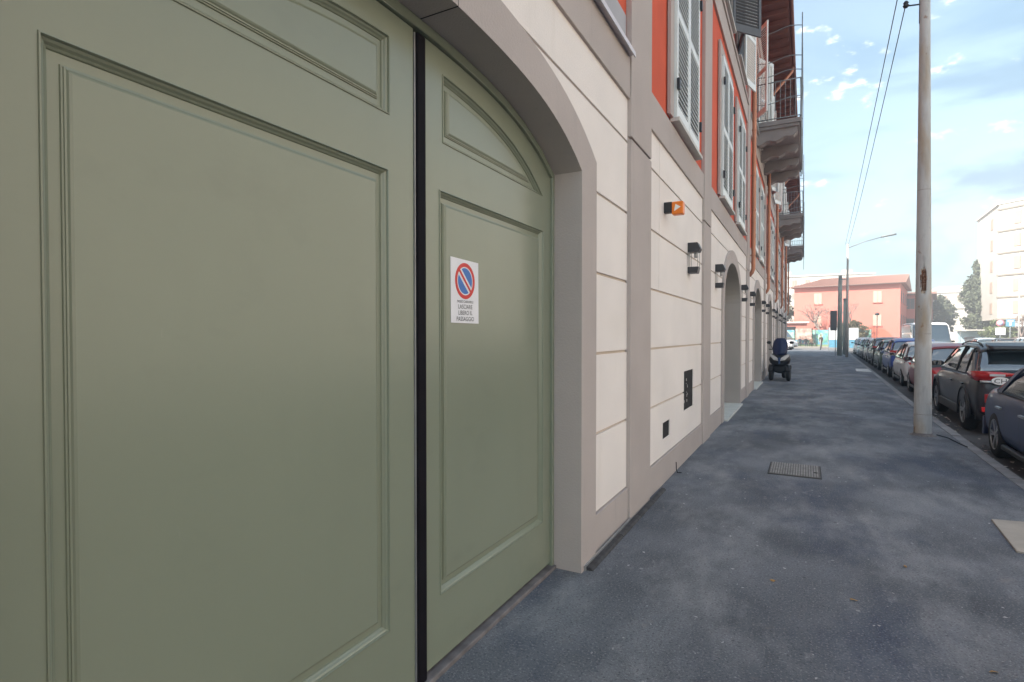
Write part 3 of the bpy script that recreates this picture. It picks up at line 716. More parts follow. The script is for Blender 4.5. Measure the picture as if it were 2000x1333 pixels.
HATCH = dict(L=4.0, W=1.72, H=1.48, zb=.19, belt=.93, top=[(0, .62, .82), (.05, .88, .92), (.20, 1.0, .96), (.80, 1.0, 1), (2.75, .97, 1), (3.15, .94, .99), (3.6, .82, .97), (3.85, .72, .90), (3.96, .62, .80), (4.0, .50, .72)],
             gh=[(.10, 1.0), (.42, 1.40), (.9, 1.475), (1.7, 1.48), (2.2, 1.43), (3.12, .95)], ax=(.68, 3.18), r=.31)
SUV = dict(L=4.45, W=1.80, H=1.60, zb=.24, belt=1.03, top=[(0, .66, .84), (.05, 1.0, .93), (.13, 1.08, .955), (.45, 1.09, .985), (.9, 1.06, 1), (3.0, 1.03, 1), (3.35, 1.02, .99), (3.95, .93, .97), (4.25, .82, .90), (4.40, .70, .80), (4.45, .56, .72)],
           gh=[(.16, 1.12), (.58, 1.47), (1.0, 1.56), (1.9, 1.575), (2.4, 1.52), (3.30, 1.02)], ax=(.80, 3.47), r=.355)
VAN = dict(L=5.6, W=2.02, H=2.5, zb=.25, belt=1.25, top=[(0, 1.0, .90), (.03, 1.28, .97), (.1, 1.3, .99), (.9, 1.3, 1), (4.5, 1.3, 1), (4.8, 1.22, .99), (5.2, 1.08, .97), (5.45, .95, .90), (5.56, .8, .84), (5.6, .5, .76)],
           gh=[(.04, 1.32), (.10, 2.44), (.5, 2.50), (3.7, 2.50), (4.1, 2.40), (4.95, 1.25)], ax=(1.0, 4.7), r=.34)
def make_car(name, label, cat, S, body, loc, rz=0, group=None, rails=False, clad=False, spokes=5, detail=True):
    """local +y is the front, origin on the ground under the rear bumper, x across"""
    t = thing(name, label, cat, loc, rz, group)
    L, W, hw, zb = S['L'], S['W'], S['W']/2, S['zb']
    secs = []
    for y, zt, k in S['top']:
        h = hw*k; e = 0 if .2 < y < L - .2 else .06
        b = zb + e*1.2
        half = [(0, b), (h*.80, b), (h*.95, b + .07), (h*.995, b + .22), (h, (b + zt)*.52), (h*.985, zt - .20), (h*.955, zt - .10), (h*.91, zt - .035), (h*.80, zt - .004), (h*.4, zt + .012), (0, zt + .016)]
        secs.append([(x, y, z) for x, z in half] + [(-x, y, z) for x, z in half[-2:0:-1]])
    m = MB(); m.loft(secs); bo = m.obj('body', [body, M_trim], t)
    sb = bo.modifiers.new('s', 'SUBSURF'); sb.levels = 1 if not detail else 2; sb.render_levels = sb.levels
    cm = MB()
    for ya in S['ax']:
        for sx in (-1, 1): cm.lathe([(0, -.22), (S['r']*1.14, -.22), (S['r']*1.14, .22), (0, .22)], (sx*(hw - .10), ya, S['r'] + .01), 'X', 28)
    co = cm.obj('cutter', M_trim)
    bl = bo.modifiers.new('b', 'BOOLEAN'); bl.object = co; bl.operation = 'DIFFERENCE'; bl.solver = 'EXACT'
    dg = bpy.context.evaluated_depsgraph_get(); me = bpy.data.meshes.new_from_object(bo.evaluated_get(dg)); bo.modifiers.clear(); bo.data = me; bpy.data.objects.remove(co)
    for p in me.polygons: p.use_smooth = True
    try: me.set_sharp_from_angle(angle=R(38))
    except Exception: pass
    # inner wheel wells
    m = MB(); m.box((-hw + .25, .3, zb + .04), (hw - .25, L - .3, S['belt'] - .25)); m.obj('underbody', M_trim, t)
    # glasshouse
    gh = S['gh']; kb, kr = .925, (.74 if S is not VAN else .90); zbelt = S['belt']; gs = []
    def ghsec(y, zr, gy=0, grow=0.):
        f = (zr - zbelt) / (S['H'] - zbelt); f = max(0.02, min(1, f)); hb = hw*kb; ht = hw*(kb + (kr - kb)*f) + grow
        z1 = zr - .055*f
        half = [(0, zbelt - .08), (hb + grow, zbelt - .08), (hb + grow, zbelt), (hb*.5 + ht*.5 + .018, (zbelt + z1)*.5), (ht, z1), (ht - .075, zr - .01), (ht*.5, zr + .012), (0, zr + .018)]
        return [(x, y, z) for x, z in half] + [(-x, y, z) for x, z in half[-2:0:-1]]
    dense = []
    for (a, za), (b_, zb_) in zip(gh, gh[1:]):
        k = 4
        for i in range(k): dense.append((a + (b_ - a)*i/k, za + (zb_ - za)*i/k))
    dense.append(gh[-1]); m = MB(); m.loft([ghsec(y, z) for y, z in dense]); m.obj('window_glass', M_carglass, t)
    # roof skin: drops a little over the side edge
    y1, y2 = gh[1][0] - .03, gh[-2][0] + .03
    rs = []
    for y, z in [(y1, interp(gh, y1))] + [q for q in dense if y1 < q[0] < y2] + [(y2, interp(gh, y2))]:
        f = max(0, min(1, (z - zbelt)/(S['H'] - zbelt))); ht = hw*(kb + (kr - kb)*f)
        rs.append([(x, y, zz) for x, zz in [(-ht - .012, z - .085), (-ht - .004, z - .045), (-ht + .07, z + .006), (-ht*.5, z + .028), (0, z + .034), (ht*.5, z + .028), (ht - .07, z + .006), (ht + .004, z - .045), (ht + .012, z - .085)]])
    m = MB(); m.loft(rs, closed=False); ro = m.obj('roof', body, t, fix=False); sl = ro.modifiers.new('s', 'SOLIDIFY'); sl.thickness = .012; sl.offset = -1
    # pillars
    def edge(y, zr, g=.006):
        f = max(.02, min(1, (zr - zbelt)/(S['H'] - zbelt))); return hw*(kb + (kr - kb)*f) + g
    def pillar(ya, za, yb, zb2, w0, w1, mt, nm='pillar'):
        for sx in (-1, 1):
            m = MB(); pts = []
            for i in range(5):
                f = i/4; y = ya + (yb - ya)*f; z = za + (zb2 - za)*f; fz = max(0, min(1, (z - zbelt)/(S['H'] - zbelt)))
                x = hw*(kb + (kr - kb)*fz) + .012 + .018*math.sin(fz*math.pi); ww = w0 + (w1 - w0)*f
                pts.append([(sx*(x - .03), y - ww, z), (sx*x, y - ww, z), (sx*x, y + ww, z), (sx*(x - .03), y + ww, z)])
            m.loft(pts, smooth=False); m.obj(nm, mt, t)
    zr_ = gh[1][1] - .06; zf_ = gh[-2][1] - .05
    if S is VAN:
        m = MB()
        m.loft([[(sx_*x, y, z) for sx_, x, z in ((-1, hw*.935, 1.2), (-1, hw*.925, 2.30), (-1, hw*.86, 2.49), (1, hw*.86, 2.49), (1, hw*.925, 2.30), (1, hw*.935, 1.2))] for y in (.02, 3.55)], smooth=False)
        m.obj('cargo_box', body, t)
    else:
        wr = .07 if S is SEDAN else .10
        pillar(gh[0][0] + .10, zbelt - .03, gh[1][0] + .10, zr_, .14 if S is not SEDAN else .08, wr*.8, body, 'rear_pillar')
    pillar(gh[-1][0] - .07, zbelt - .02, gh[-2][0] + .0, zf_, .035, .03, body, 'windscreen_pillar')
    if S is not VAN:
        yb_ = (gh[0][0] + gh[-1][0])/2 - .02; pillar(yb_, zbelt, yb_ - .10, interp(gh, yb_ - .1) - .05, .035, .03, M_trim, 'door_pillar')
        if S is not SEDAN: yb_ = gh[0][0] + .75; pillar(yb_, zbelt, yb_ - .05, interp(gh, yb_) - .05, .022, .02, M_trim, 'door_pillar')
    # belt moulding and side details
    for sx in (-1, 1):
        m = MB(); m.box((sx*(hw*kb - .0), gh[0][0] + .15, zbelt - .012), (sx*(hw*kb + .016), gh[-1][0] - .1, zbelt + .008)); m.obj('belt_moulding', M_trim, t)
        dys = ((gh[0][0] + gh[-1][0])/2 + .12, (gh[0][0] + gh[-1][0])/2 - .88)
        for dy in dys[:1 if S is VAN else 2]:
            m = MB(); xx = hw*.992; m.loft([[(sx*(xx + o_), dy + a, zbelt - .19 + b) for b, o_ in ((-.016, 0), (-.012, .03), (.012, .03), (.016, 0))] for a in (-.11, -.09, .09, .11)], smooth=False); m.obj('door_handle', M_alloy if S is SEDAN else body, t)
        # shut lines as thin dark grooves
        for sy in (gh[-1][0] - .25, (gh[0][0] + gh[-1][0])/2 - .04, S['ax'][0] + .46):
            if S is VAN and sy < 2: continue
            m = MB(); row = []
            for i in range(9):
                z = zb + .14 + (zbelt - .06 - zb - .14)*i/8; h_, p_, n_, d_ = bo.ray_cast(Vector((sx*3, sy, z)), Vector((-sx, 0, 0)))
                if h_: row.append([(p_.x + sx*.0015, sy - .004, z), (p_.x + sx*.0015, sy + .004, z)])
            if len(row) > 2: m.loft(row, closed=False, caps=False, smooth=False); m.obj('door_gap', M_trim, t, fix=False)
        my = gh[-1][0] - .42
        mr_ = MB(); mr_.loft([[(sx*(hw*kb + a), my + b*k_ , zbelt + .09 + c*k_) for b, c in ((-.05, -.05), (-.05, .06), (.05, .05), (.07, -.03))] for a, k_ in ((.02, .5), (.07, 1), (.20, 1.05), (.235, .7))]); mi_ = mr_.obj('door_mirror', body if S is not VAN else M_trim, t, bevel=.008)
        q = MB(); q.box((sx*(hw*kb + .07), my - .0535, zbelt + .05), (sx*(hw*kb + .21), my - .0505, zbelt + .145)); q.obj('mirror_glass', M_carglass, mi_)
    # wheels
    key = (S['r'], spokes)
    if key not in WHEELS: WHEELS[key] = wheel_meshes(S['r'], .20, spokes)
    for ya in S['ax']:
        for sx in (-1, 1):
            wt = bpy.data.objects.new('wheel', None); COL.objects.link(wt); wt.parent = t; wt.location = (sx*(hw - .11), ya, S['r'])
            if sx > 0: wt.rotation_euler = (0, 0, math.pi)
            for nm, me_ in zip(('tyre', 'rim_barrel', 'rim'), WHEELS[key]):
                o = bpy.data.objects.new(nm, me_); COL.objects.link(o); o.parent = wt
            if clad:
                m = MB(); r0, r1 = S['r']*1.12, S['r']*1.27
                vs = []; n = 20
                pts = [[(sx*x_, ya + r_*math.cos(a), S['r'] + .01 + r_*math.sin(a)) for x_, r_ in ((hw - .03, r0), (hw + .008, r0), (hw + .006, r1), (hw - .05, r1 + .01))] for a in [R(-14 + 208*i/n) for i in range(n + 1)]]
                m.loft(pts, smooth=True); m.obj('arch_cladding', M_trim, t)
    # lamps, bumpers, plates
    zt0 = S['top'][2][1]
    for sx in (-1, 1):
        if S is SUV:
            m = MB(); m.loft([[(sx*x, y, z) for z in (lo, hi)] + [(sx*(x - .05), y + .05*(1 if x < .6 else 0), z) for z in (hi, lo)] for x, y, lo, hi in ((.34, -.016, 1.045, 1.075), (.55, -.012, 1.02, 1.10), (.72, .004, .955, 1.11), (.84, .085, .94, 1.11), (.885, .22, .97, 1.10), (.907, .42, 1.04, 1.08))]); m.obj('tail_lamp', M_tail, t)
            m = MB(); m.box((sx*.48, -.026, 1.03), (sx*.68, -.004, 1.065)); m.obj('reversing_lamp', M_clear, t)
            m = MB(); m.loft([[(sx*x, y, z) for z in (.915, .95)] + [(sx*(x-.04), y + .04, z) for z in (.95, .915)] for x, y in ((.62, -.026), (.74, .004), (.80, .035))]); m.obj('indicator_lens', M_clear, t)
            m = MB(); m.box((sx*.60, -.035, .42), (sx*.78, .06, .50)); m.obj('reflector', mat('bright_reflector', (.75, .02, .02), .2, .1, 20, coat=.6), t, bevel=.008)
        else:
            z = S['belt'] - .10 if S is not VAN else 1.1; hh = .13 if S is SEDAN else .20
            m = MB(); m.loft([[(sx*x, y, zz) for zz in (z - hh, z)] + [(sx*(x - .05), y + .03, zz) for zz in (z, z - hh)] for x, y in ((hw*.62, .004), (hw*.78, .04), (hw*.88, .11), (hw*.93, .20))]); m.obj('tail_lamp', M_tail, t)
        fy = L; zf = S['top'][-3][1] - .04
        m = MB(); m.loft([[(sx*x, y, zz) for zz in (z0_, z1_)] + [(sx*(x - .05), y - .03, zz) for zz in (z1_, z0_)] for x, y, z0_, z1_ in ((hw*.45, fy - .01, zf - .16, zf - .06), (hw*.66, fy - .055, zf - .17, zf - .02), (hw*.85, fy - .17, zf - .15, zf + .015), (hw*.955, fy - .42, zf - .06, zf + .03))]); m.obj('headlight', M_clear, t)
    m = MB(); m.box((-.26, -.018, .60 if S is not SUV else .68), (.26, .02, .71 if S is not SUV else .79)); m.obj('number_plate', M_plate, t, bevel=.004)
    m = MB(); m.loft([[(x, -.012 + .24*(abs(x)/hw)**4, z) for z in (zb + .03, zb + .30)] + [(x, .10, z) for z in (zb + .30, zb + .03)] for x in [hw*.93*i/8 for i in range(-8, 9)]], smooth=True); m.obj('bumper', M_trim if S in (SUV, VAN) else body, t)
    m = MB(); m.loft([[(x, L + .008 - .16*(abs(x)/hw)**3, z) for z in (zb + .08, zb + .24)] + [(x, L - .2, z) for z in (zb + .24, zb + .08)] for x in [hw*.7*i/6 for i in range(-6, 7)]], smooth=True); m.obj('grille', M_trim, t)
    for sx in (-1, 1):
        m = MB(); m.box((sx*(hw*.93), S['ax'][0] + S['r']*1.2, zb + .0), (sx*(hw + .006), S['ax'][1] - S['r']*1.2, zb + (.17 if clad else .07))); m.obj('side_sill', M_trim, t, bevel=.02)
        if rails:
            yr = [.75, .85, 1.2, 1.8, 2.35, 2.5]; xr = hw*kr - .045
            m = MB(); m.tube([(sx*xr, y, interp(gh, y) + (.0 if i in (0, 5) else .035)) for i, y in enumerate(yr)], .012, 8); m.obj('roof_rail', M_trim, t)
    if rails:
        m = MB(); m.loft([[(x, y, z) for x, y, z in ((-s, .62 + d, zz), (s, .62 + d, zz), (0, .62 + d2, zz + .0))] for s, d, d2, zz in ((.035, 0, .16, 1.575), (.018, 0, .09, 1.62), (.006, 0, .03, 1.66))]); m.obj('fin_antenna', M_trim, t)
        m = MB(); m.loft([[(x, .40 + .06*(x/hw)**2*1.0, 1.455), (x, .30 + .06*(x/hw)**2, 1.485), (x, .62, 1.585), (x, .62, 1.54)] for x in [hw*.68*i/8 for i in range(-8, 9)]]); m.obj('spoiler', body, t)
        m = MB(); m.loft([[(x, -.012 + .07*abs(x/hw)**3, 1.0), (x, -.018 + .07*abs(x/hw)**3, .985), (x, -.004 + .07*abs(x/hw)**3, .97), (x, .03, .985)] for x in [.36*i/6 for i in range(-6, 7)]]); m.obj('tailgate_strip', M_tail, t)
        # oval country sticker
        m = MB(); m.add(*[[(x_ , -.0245, z_) for x_, z_ in [(.120*math.cos(2*math.pi*i/32) - .54, .066*math.sin(2*math.pi*i/32) + .955) for i in range(32)]], [tuple(range(32))]])
        st = m.obj('oval_sticker', mat('sticker_white', (.82, .82, .82), .5, .02, 6), t, fix=False)
        m = MB(); M = Matrix.Translation((-.54, -.0262, .916)) @ Matrix(((1.15, 0, 0, 0), (0, 0, -1, 0), (0, 1, 0, 0), (0, 0, 0, 1)))
        m.add(*text_mesh('CH', .105, M)); m.obj('sticker_letters', mk, st, fix=False)
    return t
cz = -.125
def kerbcar(S, y_rear, gap): return (kx(y_rear + S['L']/2) + gap + S['W']/2, y_rear, cz)
def kang(y): return -math.atan2(kx(y + 5) - kx(y - 1), 6)
P = [
 ('parked_car', 'dark blue sedan at the right edge with only its rear wing and wheel in view', SEDAN, ((.018, .034, .105), 'navy_paint'), 6.40, .12, {}),
 ('parked_car', 'dark grey estate with roof rails, red tail lamps and a white oval CH sticker', SUV, ((.022, .020, .026), 'graphite_paint'), 12.0, .26, dict(rails=True, clad=True)),
 ('parked_car', 'red hatchback parked behind the concrete pole ahead of the dark grey estate', HATCH, ((.22, .02, .03), 'dark_red_paint'), 17.4, .28, {}),
 ('parked_car', 'white hatchback parked between the red hatchback and the blue car', HATCH, ((.62, .60, .60), 'white_car_paint'), 22.0, .28, {}),
 ('parked_car', 'bright blue hatchback parked just beyond the white hatchback', SUV, ((.02, .06, .30), 'bright_blue_paint'), 26.6, .28, {}),
 ('parked_car', 'dark green hatchback parked just beyond the bright blue car', HATCH, ((.06, .10, .07), 'dark_green_paint'), 31.6, .28, {}),
 ('parked_car', 'black car second beyond the bright blue one in the kerbside row', SUV, ((.03, .03, .035), 'black_car_paint'), 36.2, .28, {}),
 ('parked_car', 'silver car third beyond the bright blue one in the kerbside row', HATCH, ((.42, .43, .45), 'silver_paint'), 41.2, .28, {}),
 ('parked_car', 'grey car fourth beyond the bright blue one in the kerbside row', HATCH, ((.20, .21, .22), 'grey_car_paint'), 45.8, .28, {}),
 ('parked_car', 'pale blue car second to last at the far end of the kerbside row', SEDAN, ((.35, .42, .48), 'pale_blue_paint'), 50.5, .28, {}),
 ('parked_car', 'white car at the far end of the kerbside row beyond the far lamp post', HATCH, ((.65, .65, .65), 'white_car_paint'), 57.0, .25, {}),
]
for i, (nm, lab, S, (c, cn), y, gap, kw) in enumerate(P):
    lc = kerbcar(S, y, gap) if i else (2.37 + .90, 11.02, cz)
    make_car(nm, lab, 'car', S, paint(cn, c), lc, kang(y + 2) if i else math.pi - R(1), 'cars parked along the kerb', detail=i < 6, **kw)
make_car('delivery_van', 'white high roofed van facing the camera on the road beyond the parked cars', 'van', VAN, paint('van_white', (.70, .70, .71)), (6.9, 47.0, cz), math.pi + .0)
far_cars = [(12.6, 22, 'black', SUV, 'black_car_paint', 'black car roof'), (12.7, 27.5, 'grey', HATCH, 'grey_car_paint', 'grey car roof'), (12.7, 33, 'silver', SEDAN, 'silver_paint', 'silver car roof'),
            (12.8, 39, 'dark red', HATCH, 'dark_red_paint', 'dark red car roof'), (12.9, 45, 'white', SUV, 'white_car_paint', 'white car roof'), (13.0, 51, 'black', HATCH, 'black_car_paint', 'far black car roof'), (13.1, 57, 'pale blue', HATCH, 'pale_blue_paint', 'pale blue car roof')]
for i, (x, y, cn, S, pm, lab) in enumerate(far_cars):
    make_car('parked_car', lab + ' across the street ' + ('nearest the right edge' if i == 0 else 'next beyond the ' + far_cars[i-1][2] + ' one'), 'car', S, MATS[pm], (x, y, cz), 0, 'cars parked across the street', detail=False)
make_car('delivery_van', 'small white van on the crossing street behind the scooter', 'van', VAN, MATS['van_white'], (-6.2, 76.0, -.12), -math.pi/2 - .4)['label'] = 'white van on the crossing street partly hidden behind the building corner'

# ------------------------------------------------------------------ three wheeled scooter, facing the camera
t = thing('scooter', 'black three wheeled scooter with a tall dark windscreen parked by the wall', 'scooter', (-.80, 21.25, 0), R(-4))
MBk = mat('scooter_black', (.010, .010, .014), .4, .1, 4, coat=.15, spec=.3)
def lo(secs, name, m_, parent=t, **k): m = MB(); m.loft(secs); return m.obj(name, m_, parent, **k)
def ov(cx, y, cz_, a, b, n=14, lean=0): return [(cx + a*math.cos(2*math.pi*i/n), y + lean*math.sin(2*math.pi*i/n), cz_ + b*math.sin(2*math.pi*i/n)) for i in range(n)]
lo([ov(0, .03, .68, .10, .10), ov(0, .06, .70, .27, .17), ov(0, .14, .74, .34, .25), ov(0, .28, .76, .34, .30), ov(0, .42, .72, .24, .26)], 'front_fairing', MBk)
lo([ov(0, .12, .44, .22, .12), ov(0, .22, .44, .26, .18), ov(0, .40, .45, .22, .14), ov(0, .9, .40, .20, .10), ov(0, 1.2, .50, .22, .22), ov(0, 1.7, .66, .17, .16), ov(0, 1.98, .74, .08, .07)], 'body', MBk)
lo([ov(0, .95, .80, .10, .05), ov(0, 1.05, .82, .17, .06), ov(0, 1.4, .84, .19, .07), ov(0, 1.8, .90, .13, .06), ov(0, 1.92, .90, .05, .03)], 'seat', M_trim)
secs = []
for z, hwid, yy_ in ((.90, .18, .06), (1.0, .23, .10), (1.15, .25, .17), (1.32, .235, .25), (1.44, .18, .31), (1.495, .12, .33)):
    secs.append([(hwid*c, yy_ + .07*c*c - .0, z) for c in (-1, -.7, -.35, 0, .35, .7, 1)] + [(hwid*c, yy_ + .07*c*c + .012, z) for c in (1, .7, .35, 0, -.35, -.7, -1)])
lo(secs, 'windscreen', mat('smoked_screen', (.008, .016, .06), .2, .1, 4, coat=.1, spec=.3))
for sx in (-1, 1):
    m = MB(); m.loft([[(sx*x, y - d, z) for x, y, z in ((.03, .02, .70), (.05, .0, .80), (.17, .03, .89), (.30, .10, .95), (.29, .10, .85), (.17, .03, .73))] for d in (-.02, .018)], smooth=False); m.obj('headlight', M_clear, t, bevel=.006)
    wt = bpy.data.objects.new('wheel', None); COL.objects.link(wt); wt.parent = t; wt.location = (sx*.275, .22, .27)
    m = MB(); m.lathe([(.17, -.055), (.24, -.06), (.268, -.03), (.268, .03), (.24, .06), (.17, .055)], (0, 0, 0), 'X', 24); m.obj('tyre', M_tyre, wt)
    m = MB(); m.lathe([(0, -.03), (.17, -.05), (.17, .05), (0, .03)], (0, 0, 0), 'X', 24); m.obj('rim', M_trim, wt)
    m = MB(); m.loft([[(sx*.275 + x, .22 + .30*math.cos(a), .27 + .30*math.sin(a)) for x in (-.07, 0, .07)] + [(sx*.275 + x, .22 + .285*math.cos(a), .27 + .285*math.sin(a)) for x in (.07, 0, -.07)] for a in [R(30 + 140*i/10) for i in range(11)]]); m.obj('mudguard', MBk, t)
    m = MB(); m.tube([(0, .35, .98), (sx*.18, .33, 1.08), (sx*.33, .38, 1.10), (sx*.37, .40, 1.10)], .018, 8); m.obj('handlebar', M_trim, t)
    m = MB(); m.tube([(sx*.24, .30, 1.08), (sx*.29, .27, 1.22), (sx*.34, .26, 1.30)], .009, 6); ms = m.obj('mirror', M_trim, t)
    m = MB(); m.loft([ov(sx*.36, .24, 1.34, .04, .025), ov(sx*.36, .25, 1.34, .075, .052), ov(sx*.36, .285, 1.34, .06, .045)]); m.obj('mirror_head', M_trim, ms)
m = MB(); m.box((-.03, .02, .60), (.03, .05, .82)); m.obj('badge_strip', mat('scooter_blue', (.03, .08, .22), .2, .1, 5, coat=.6), t, bevel=.01)
wt = bpy.data.objects.new('wheel', None); COL.objects.link(wt); wt.parent = t; wt.location = (0, 1.62, .29)
m = MB(); m.lathe([(.17, -.06), (.26, -.065), (.288, -.03), (.288, .03), (.26, .065), (.17, .06)], (0, 0, 0), 'X', 24); m.obj('tyre', M_tyre, wt)
m = MB(); m.lathe([(0, -.03), (.17, -.05), (.17, .05), (0, .03)], (0, 0, 0), 'X', 24); m.obj('rim', M_trim, wt)
m = MB(); m.tube([(.05, .9, .28), (.14, .8, .05), (.16, .78, .01)], .012, 6); m.obj('stand', M_trim, t)

# ================================================================== BACKGROUND BUILDINGS
def facade_house(name, label, P0, ang, Wd, D, H, floors, cols, wall_m, shut_m, win=(1.2, 1.7), roofh=0, roof='flat', group=None, z0=-.13, side=3, cat='building', winrows=None, balc=False, cornice=None):
    """P0 is the front left corner, local x runs right along the front, y goes back"""
    t = thing(name, label, cat, (P0[0], P0[1], z0), ang, group)
    m = MB(); m.box((0, 0, 0), (Wd, D, H)); m.obj('wall', wall_m, t)
    rows = winrows or [H/floors*(i + .5) for i in range(floors)]
    def win_at(cx, cz_, face):
        w_, h_ = win
        m = MB()
        if face == 'f': m.box((cx - w_/2, -.05, cz_ - h_/2), (cx + w_/2, .0 - .002, cz_ + h_/2))
        elif face == 'l': m.box((-.05, cx - w_/2, cz_ - h_/2), (-.002, cx + w_/2, cz_ + h_/2))
        else: m.box((Wd + .002, cx - w_/2, cz_ - h_/2), (Wd + .05, cx + w_/2, cz_ + h_/2))
        wo_ = m.obj('window', shut_m if face != 'r' else M_shutdark, t)
        m = MB()
        if face == 'f': m.box((cx - w_/2 - .1, -.16, cz_ - h_/2 - .12), (cx + w_/2 + .1, -.0, cz_ - h_/2 - .003)); m.box((cx - .02, -.07, cz_ - h_/2), (cx + .02, -.051, cz_ + h_/2))
        elif face == 'l': m.box((-.16, cx - w_/2 - .1, cz_ - h_/2 - .12), (-.0, cx + w_/2 + .1, cz_ - h_/2 - .003))
        else: m.box((Wd, cx - w_/2 - .1, cz_ - h_/2 - .12), (Wd + .16, cx + w_/2 + .1, cz_ - h_/2 - .003))
        m.obj('sill', cornice or wall_m, wo_)
    for z in rows:
        for c in cols: win_at(c, z, 'f')
        for k in range(side):
            for fc in ('l', 'r'): win_at(D*(k + .5)/side, z, fc)
    if roof == 'flat':
        m = MB(); m.box((-.3, -.3, H), (Wd + .3, D + .3, H + .35)); m.box((1, 1, H + .35), (Wd*.4, D - 1, H + 1.6)); m.obj('roof', cornice or wall_m, t)
    else:
        e = .6; m = MB(); hl = roofh*1.6 if roof == 'hipleft' else 0
        v = [(-e, -e, H), (Wd + e, -e, H), (Wd + e, D + e, H), (-e, D + e, H), (hl - e, D/2, H + roofh), (Wd + e, D/2, H + roofh)]
        m.add(v, [(0, 1, 5, 4), (3, 4, 5, 2), (0, 4, 3), (1, 2, 5), (0, 3, 2, 1)])
        n = int((Wd + 2*e)/.27)
        for i in range(n + 1):
            x = -e + i*(Wd + 2*e)/n; f = min(1, (x + e)/max(hl, .01)) if hl else 1
            m.bar((x, -e - .02, H + .06), (x, -e + (D/2 + e)*f, H + .06 + roofh*f), .11, .07, 0, side=(1, 0, 0))
        ro = m.obj('roof', M_tile2, t); m = MB(); m.tube([(-e, -e - .08, H - .02), (Wd + e, -e - .08, H - .02)], .09, 6); m.obj('gutter', mat('dull_gutter', (.20, .12, .10), .6, .1, 3), ro)
    return t
M_tile2 = mat('roof_tile', (.42, .22, .17), .85, .35, 9)
M_or = mat('salmon_plaster', (.56, .20, .16), .92, .06, .4); M_pale = mat('pale_render', (.68, .63, .57), .9, .04, .3); M_beige = mat('beige_shutters', (.40, .30, .24), .8, .06, 2)
M_shtan = mat('pale_tan_shutters', (.50, .37, .30), .8, .06, 2)
t = facade_house('orange_house', 'salmon orange house with a tiled roof and pale shuttered windows across the crossing street', (-1.6, 96.9), -R(10), 13.6, 19, 9.1, 2, [3.3, 10.9], M_or, M_shtan, win=(1.0, 1.6), roofh=2.0, roof='hipleft', winrows=[3.9, 7.3], side=4)
m = MB(); m.plate([(7.9, 0)] + [(10.35 - 2.45*math.cos(math.pi*i/14), .9 + 2.0*math.sin(math.pi*i/14)) for i in range(15)] + [(12.8, 0)], -.08, -.003, axis=1); m.obj('arched_niche', mat('niche_plaster', (.50, .15, .10), .92, .06, 1), t)
facade_house('orange_wing', 'lower salmon wing of the orange house seen just right of the foreground pole', (12.6, 112), -R(10), 5.5, 20, 8.4, 2, [2.7], M_or, M_shutdark, roofh=1.0, roof='gable', winrows=[3.6, 6.9], side=2)
t = thing('low_pavilion', 'low pinkish pavilion with a pale flat roof edge next to the green fence', 'building', (-8.5, 92, -.13))
m = MB(); m.box((0, 0, 0), (8.7, 3, 3.5)); m.obj('wall', M_or, t)
m = MB(); m.box((-.3, -.4, 3.5), (9.0, 3.2, 3.74)); m.obj('roof', mat('pale_pink_roof', (.68, .52, .48), .8, .05, 1), t)
m = MB(); m.box((4.2, -.06, 2.3), (7.2, -.003, 3.0)); m.obj('window_band', M_trim, t)
# white modern apartment block on the right
t = thing('white_apartment_block', 'tall white apartment block with wrapped balconies at the right edge', 'apartment building', (23.6, 97, -.13), R(-2))
mwb = mat('white_render', (.50, .475, .43), .9, .03, .4); mst = mat('brown_shopfront', (.17, .12, .11), .7, .2, 1)
def blk(h0, h1, g=0): return [(0 - g, 3 - g*.4), (3 - g*.4, 0 - g), (26 + g, -g), (26 + g, 16), (0 - g, 16)]
m = MB(); m.plate(blk(0, 0, .0), 3.9, 19.9, axis=2); m.obj('wall', mwb, t)
m = MB(); m.plate([(1, 4), (4, 1.2), (25.5, 1.2), (25.5, 15), (1, 15)], 0, 3.9, axis=2); m.obj('shopfront', mst, t)
for k in range(6):
    z = 3.85 + k*3.05
    m = MB(); m.plate([(-.2 , 3 ), (3, -.2), (5.2, -1.3), (22, -1.3), (26.3, -.2), (26.3, 3)], z, z + .22, axis=2); bo_ = m.obj('balcony', mat('balcony_edge', (.24, .21, .18), .9, .05, 1), t)
    if k < 6:
        m = MB(); m.box((5.2, -1.32, z + .22), (22, -1.22, z + 1.15)); m.bar((3.1, -.22, z + .68), (5.2, -1.28, z + .68), .93, .08, 0, side=(0, 0, 1)); m.obj('parapet', mwb, bo_)
    if k < 5:
        for x in (7.6, 12.6, 17.6):
            m = MB(); m.box((x - 1.3, -.06, z + .9), (x + 1.3, -.003, z + 2.6)); m.obj('window', M_shtan, t)
        m = MB(); m.box((-.05, 6.0, z + .9), (-.002, 7.4, z + 2.5)); m.obj('side_window', M_beige, t)
        m = MB(); m.bar((1.3, 1.62, z + 1.7), (1.9, 1.02, z + 1.7), 1.7, .12, 0, side=(0, 0, 1)); m.obj('corner_window', M_beige, t)
m = MB(); m.plate([(-.2, 3), (3, -.2), (26.2, -.2), (26.2, 16.2), (-.2, 16.2)], 19.9, 20.15, axis=2); m.box((9, 3, 20.15), (16, 10, 22)); m.obj('roof', mwb, t)
m = MB(); m.box((1.2, 3, 2.9), (24, .2, 3.6)); m.obj('shop_fascia', mat('fascia', (.55, .62, .68), .6, .05, 1), t)
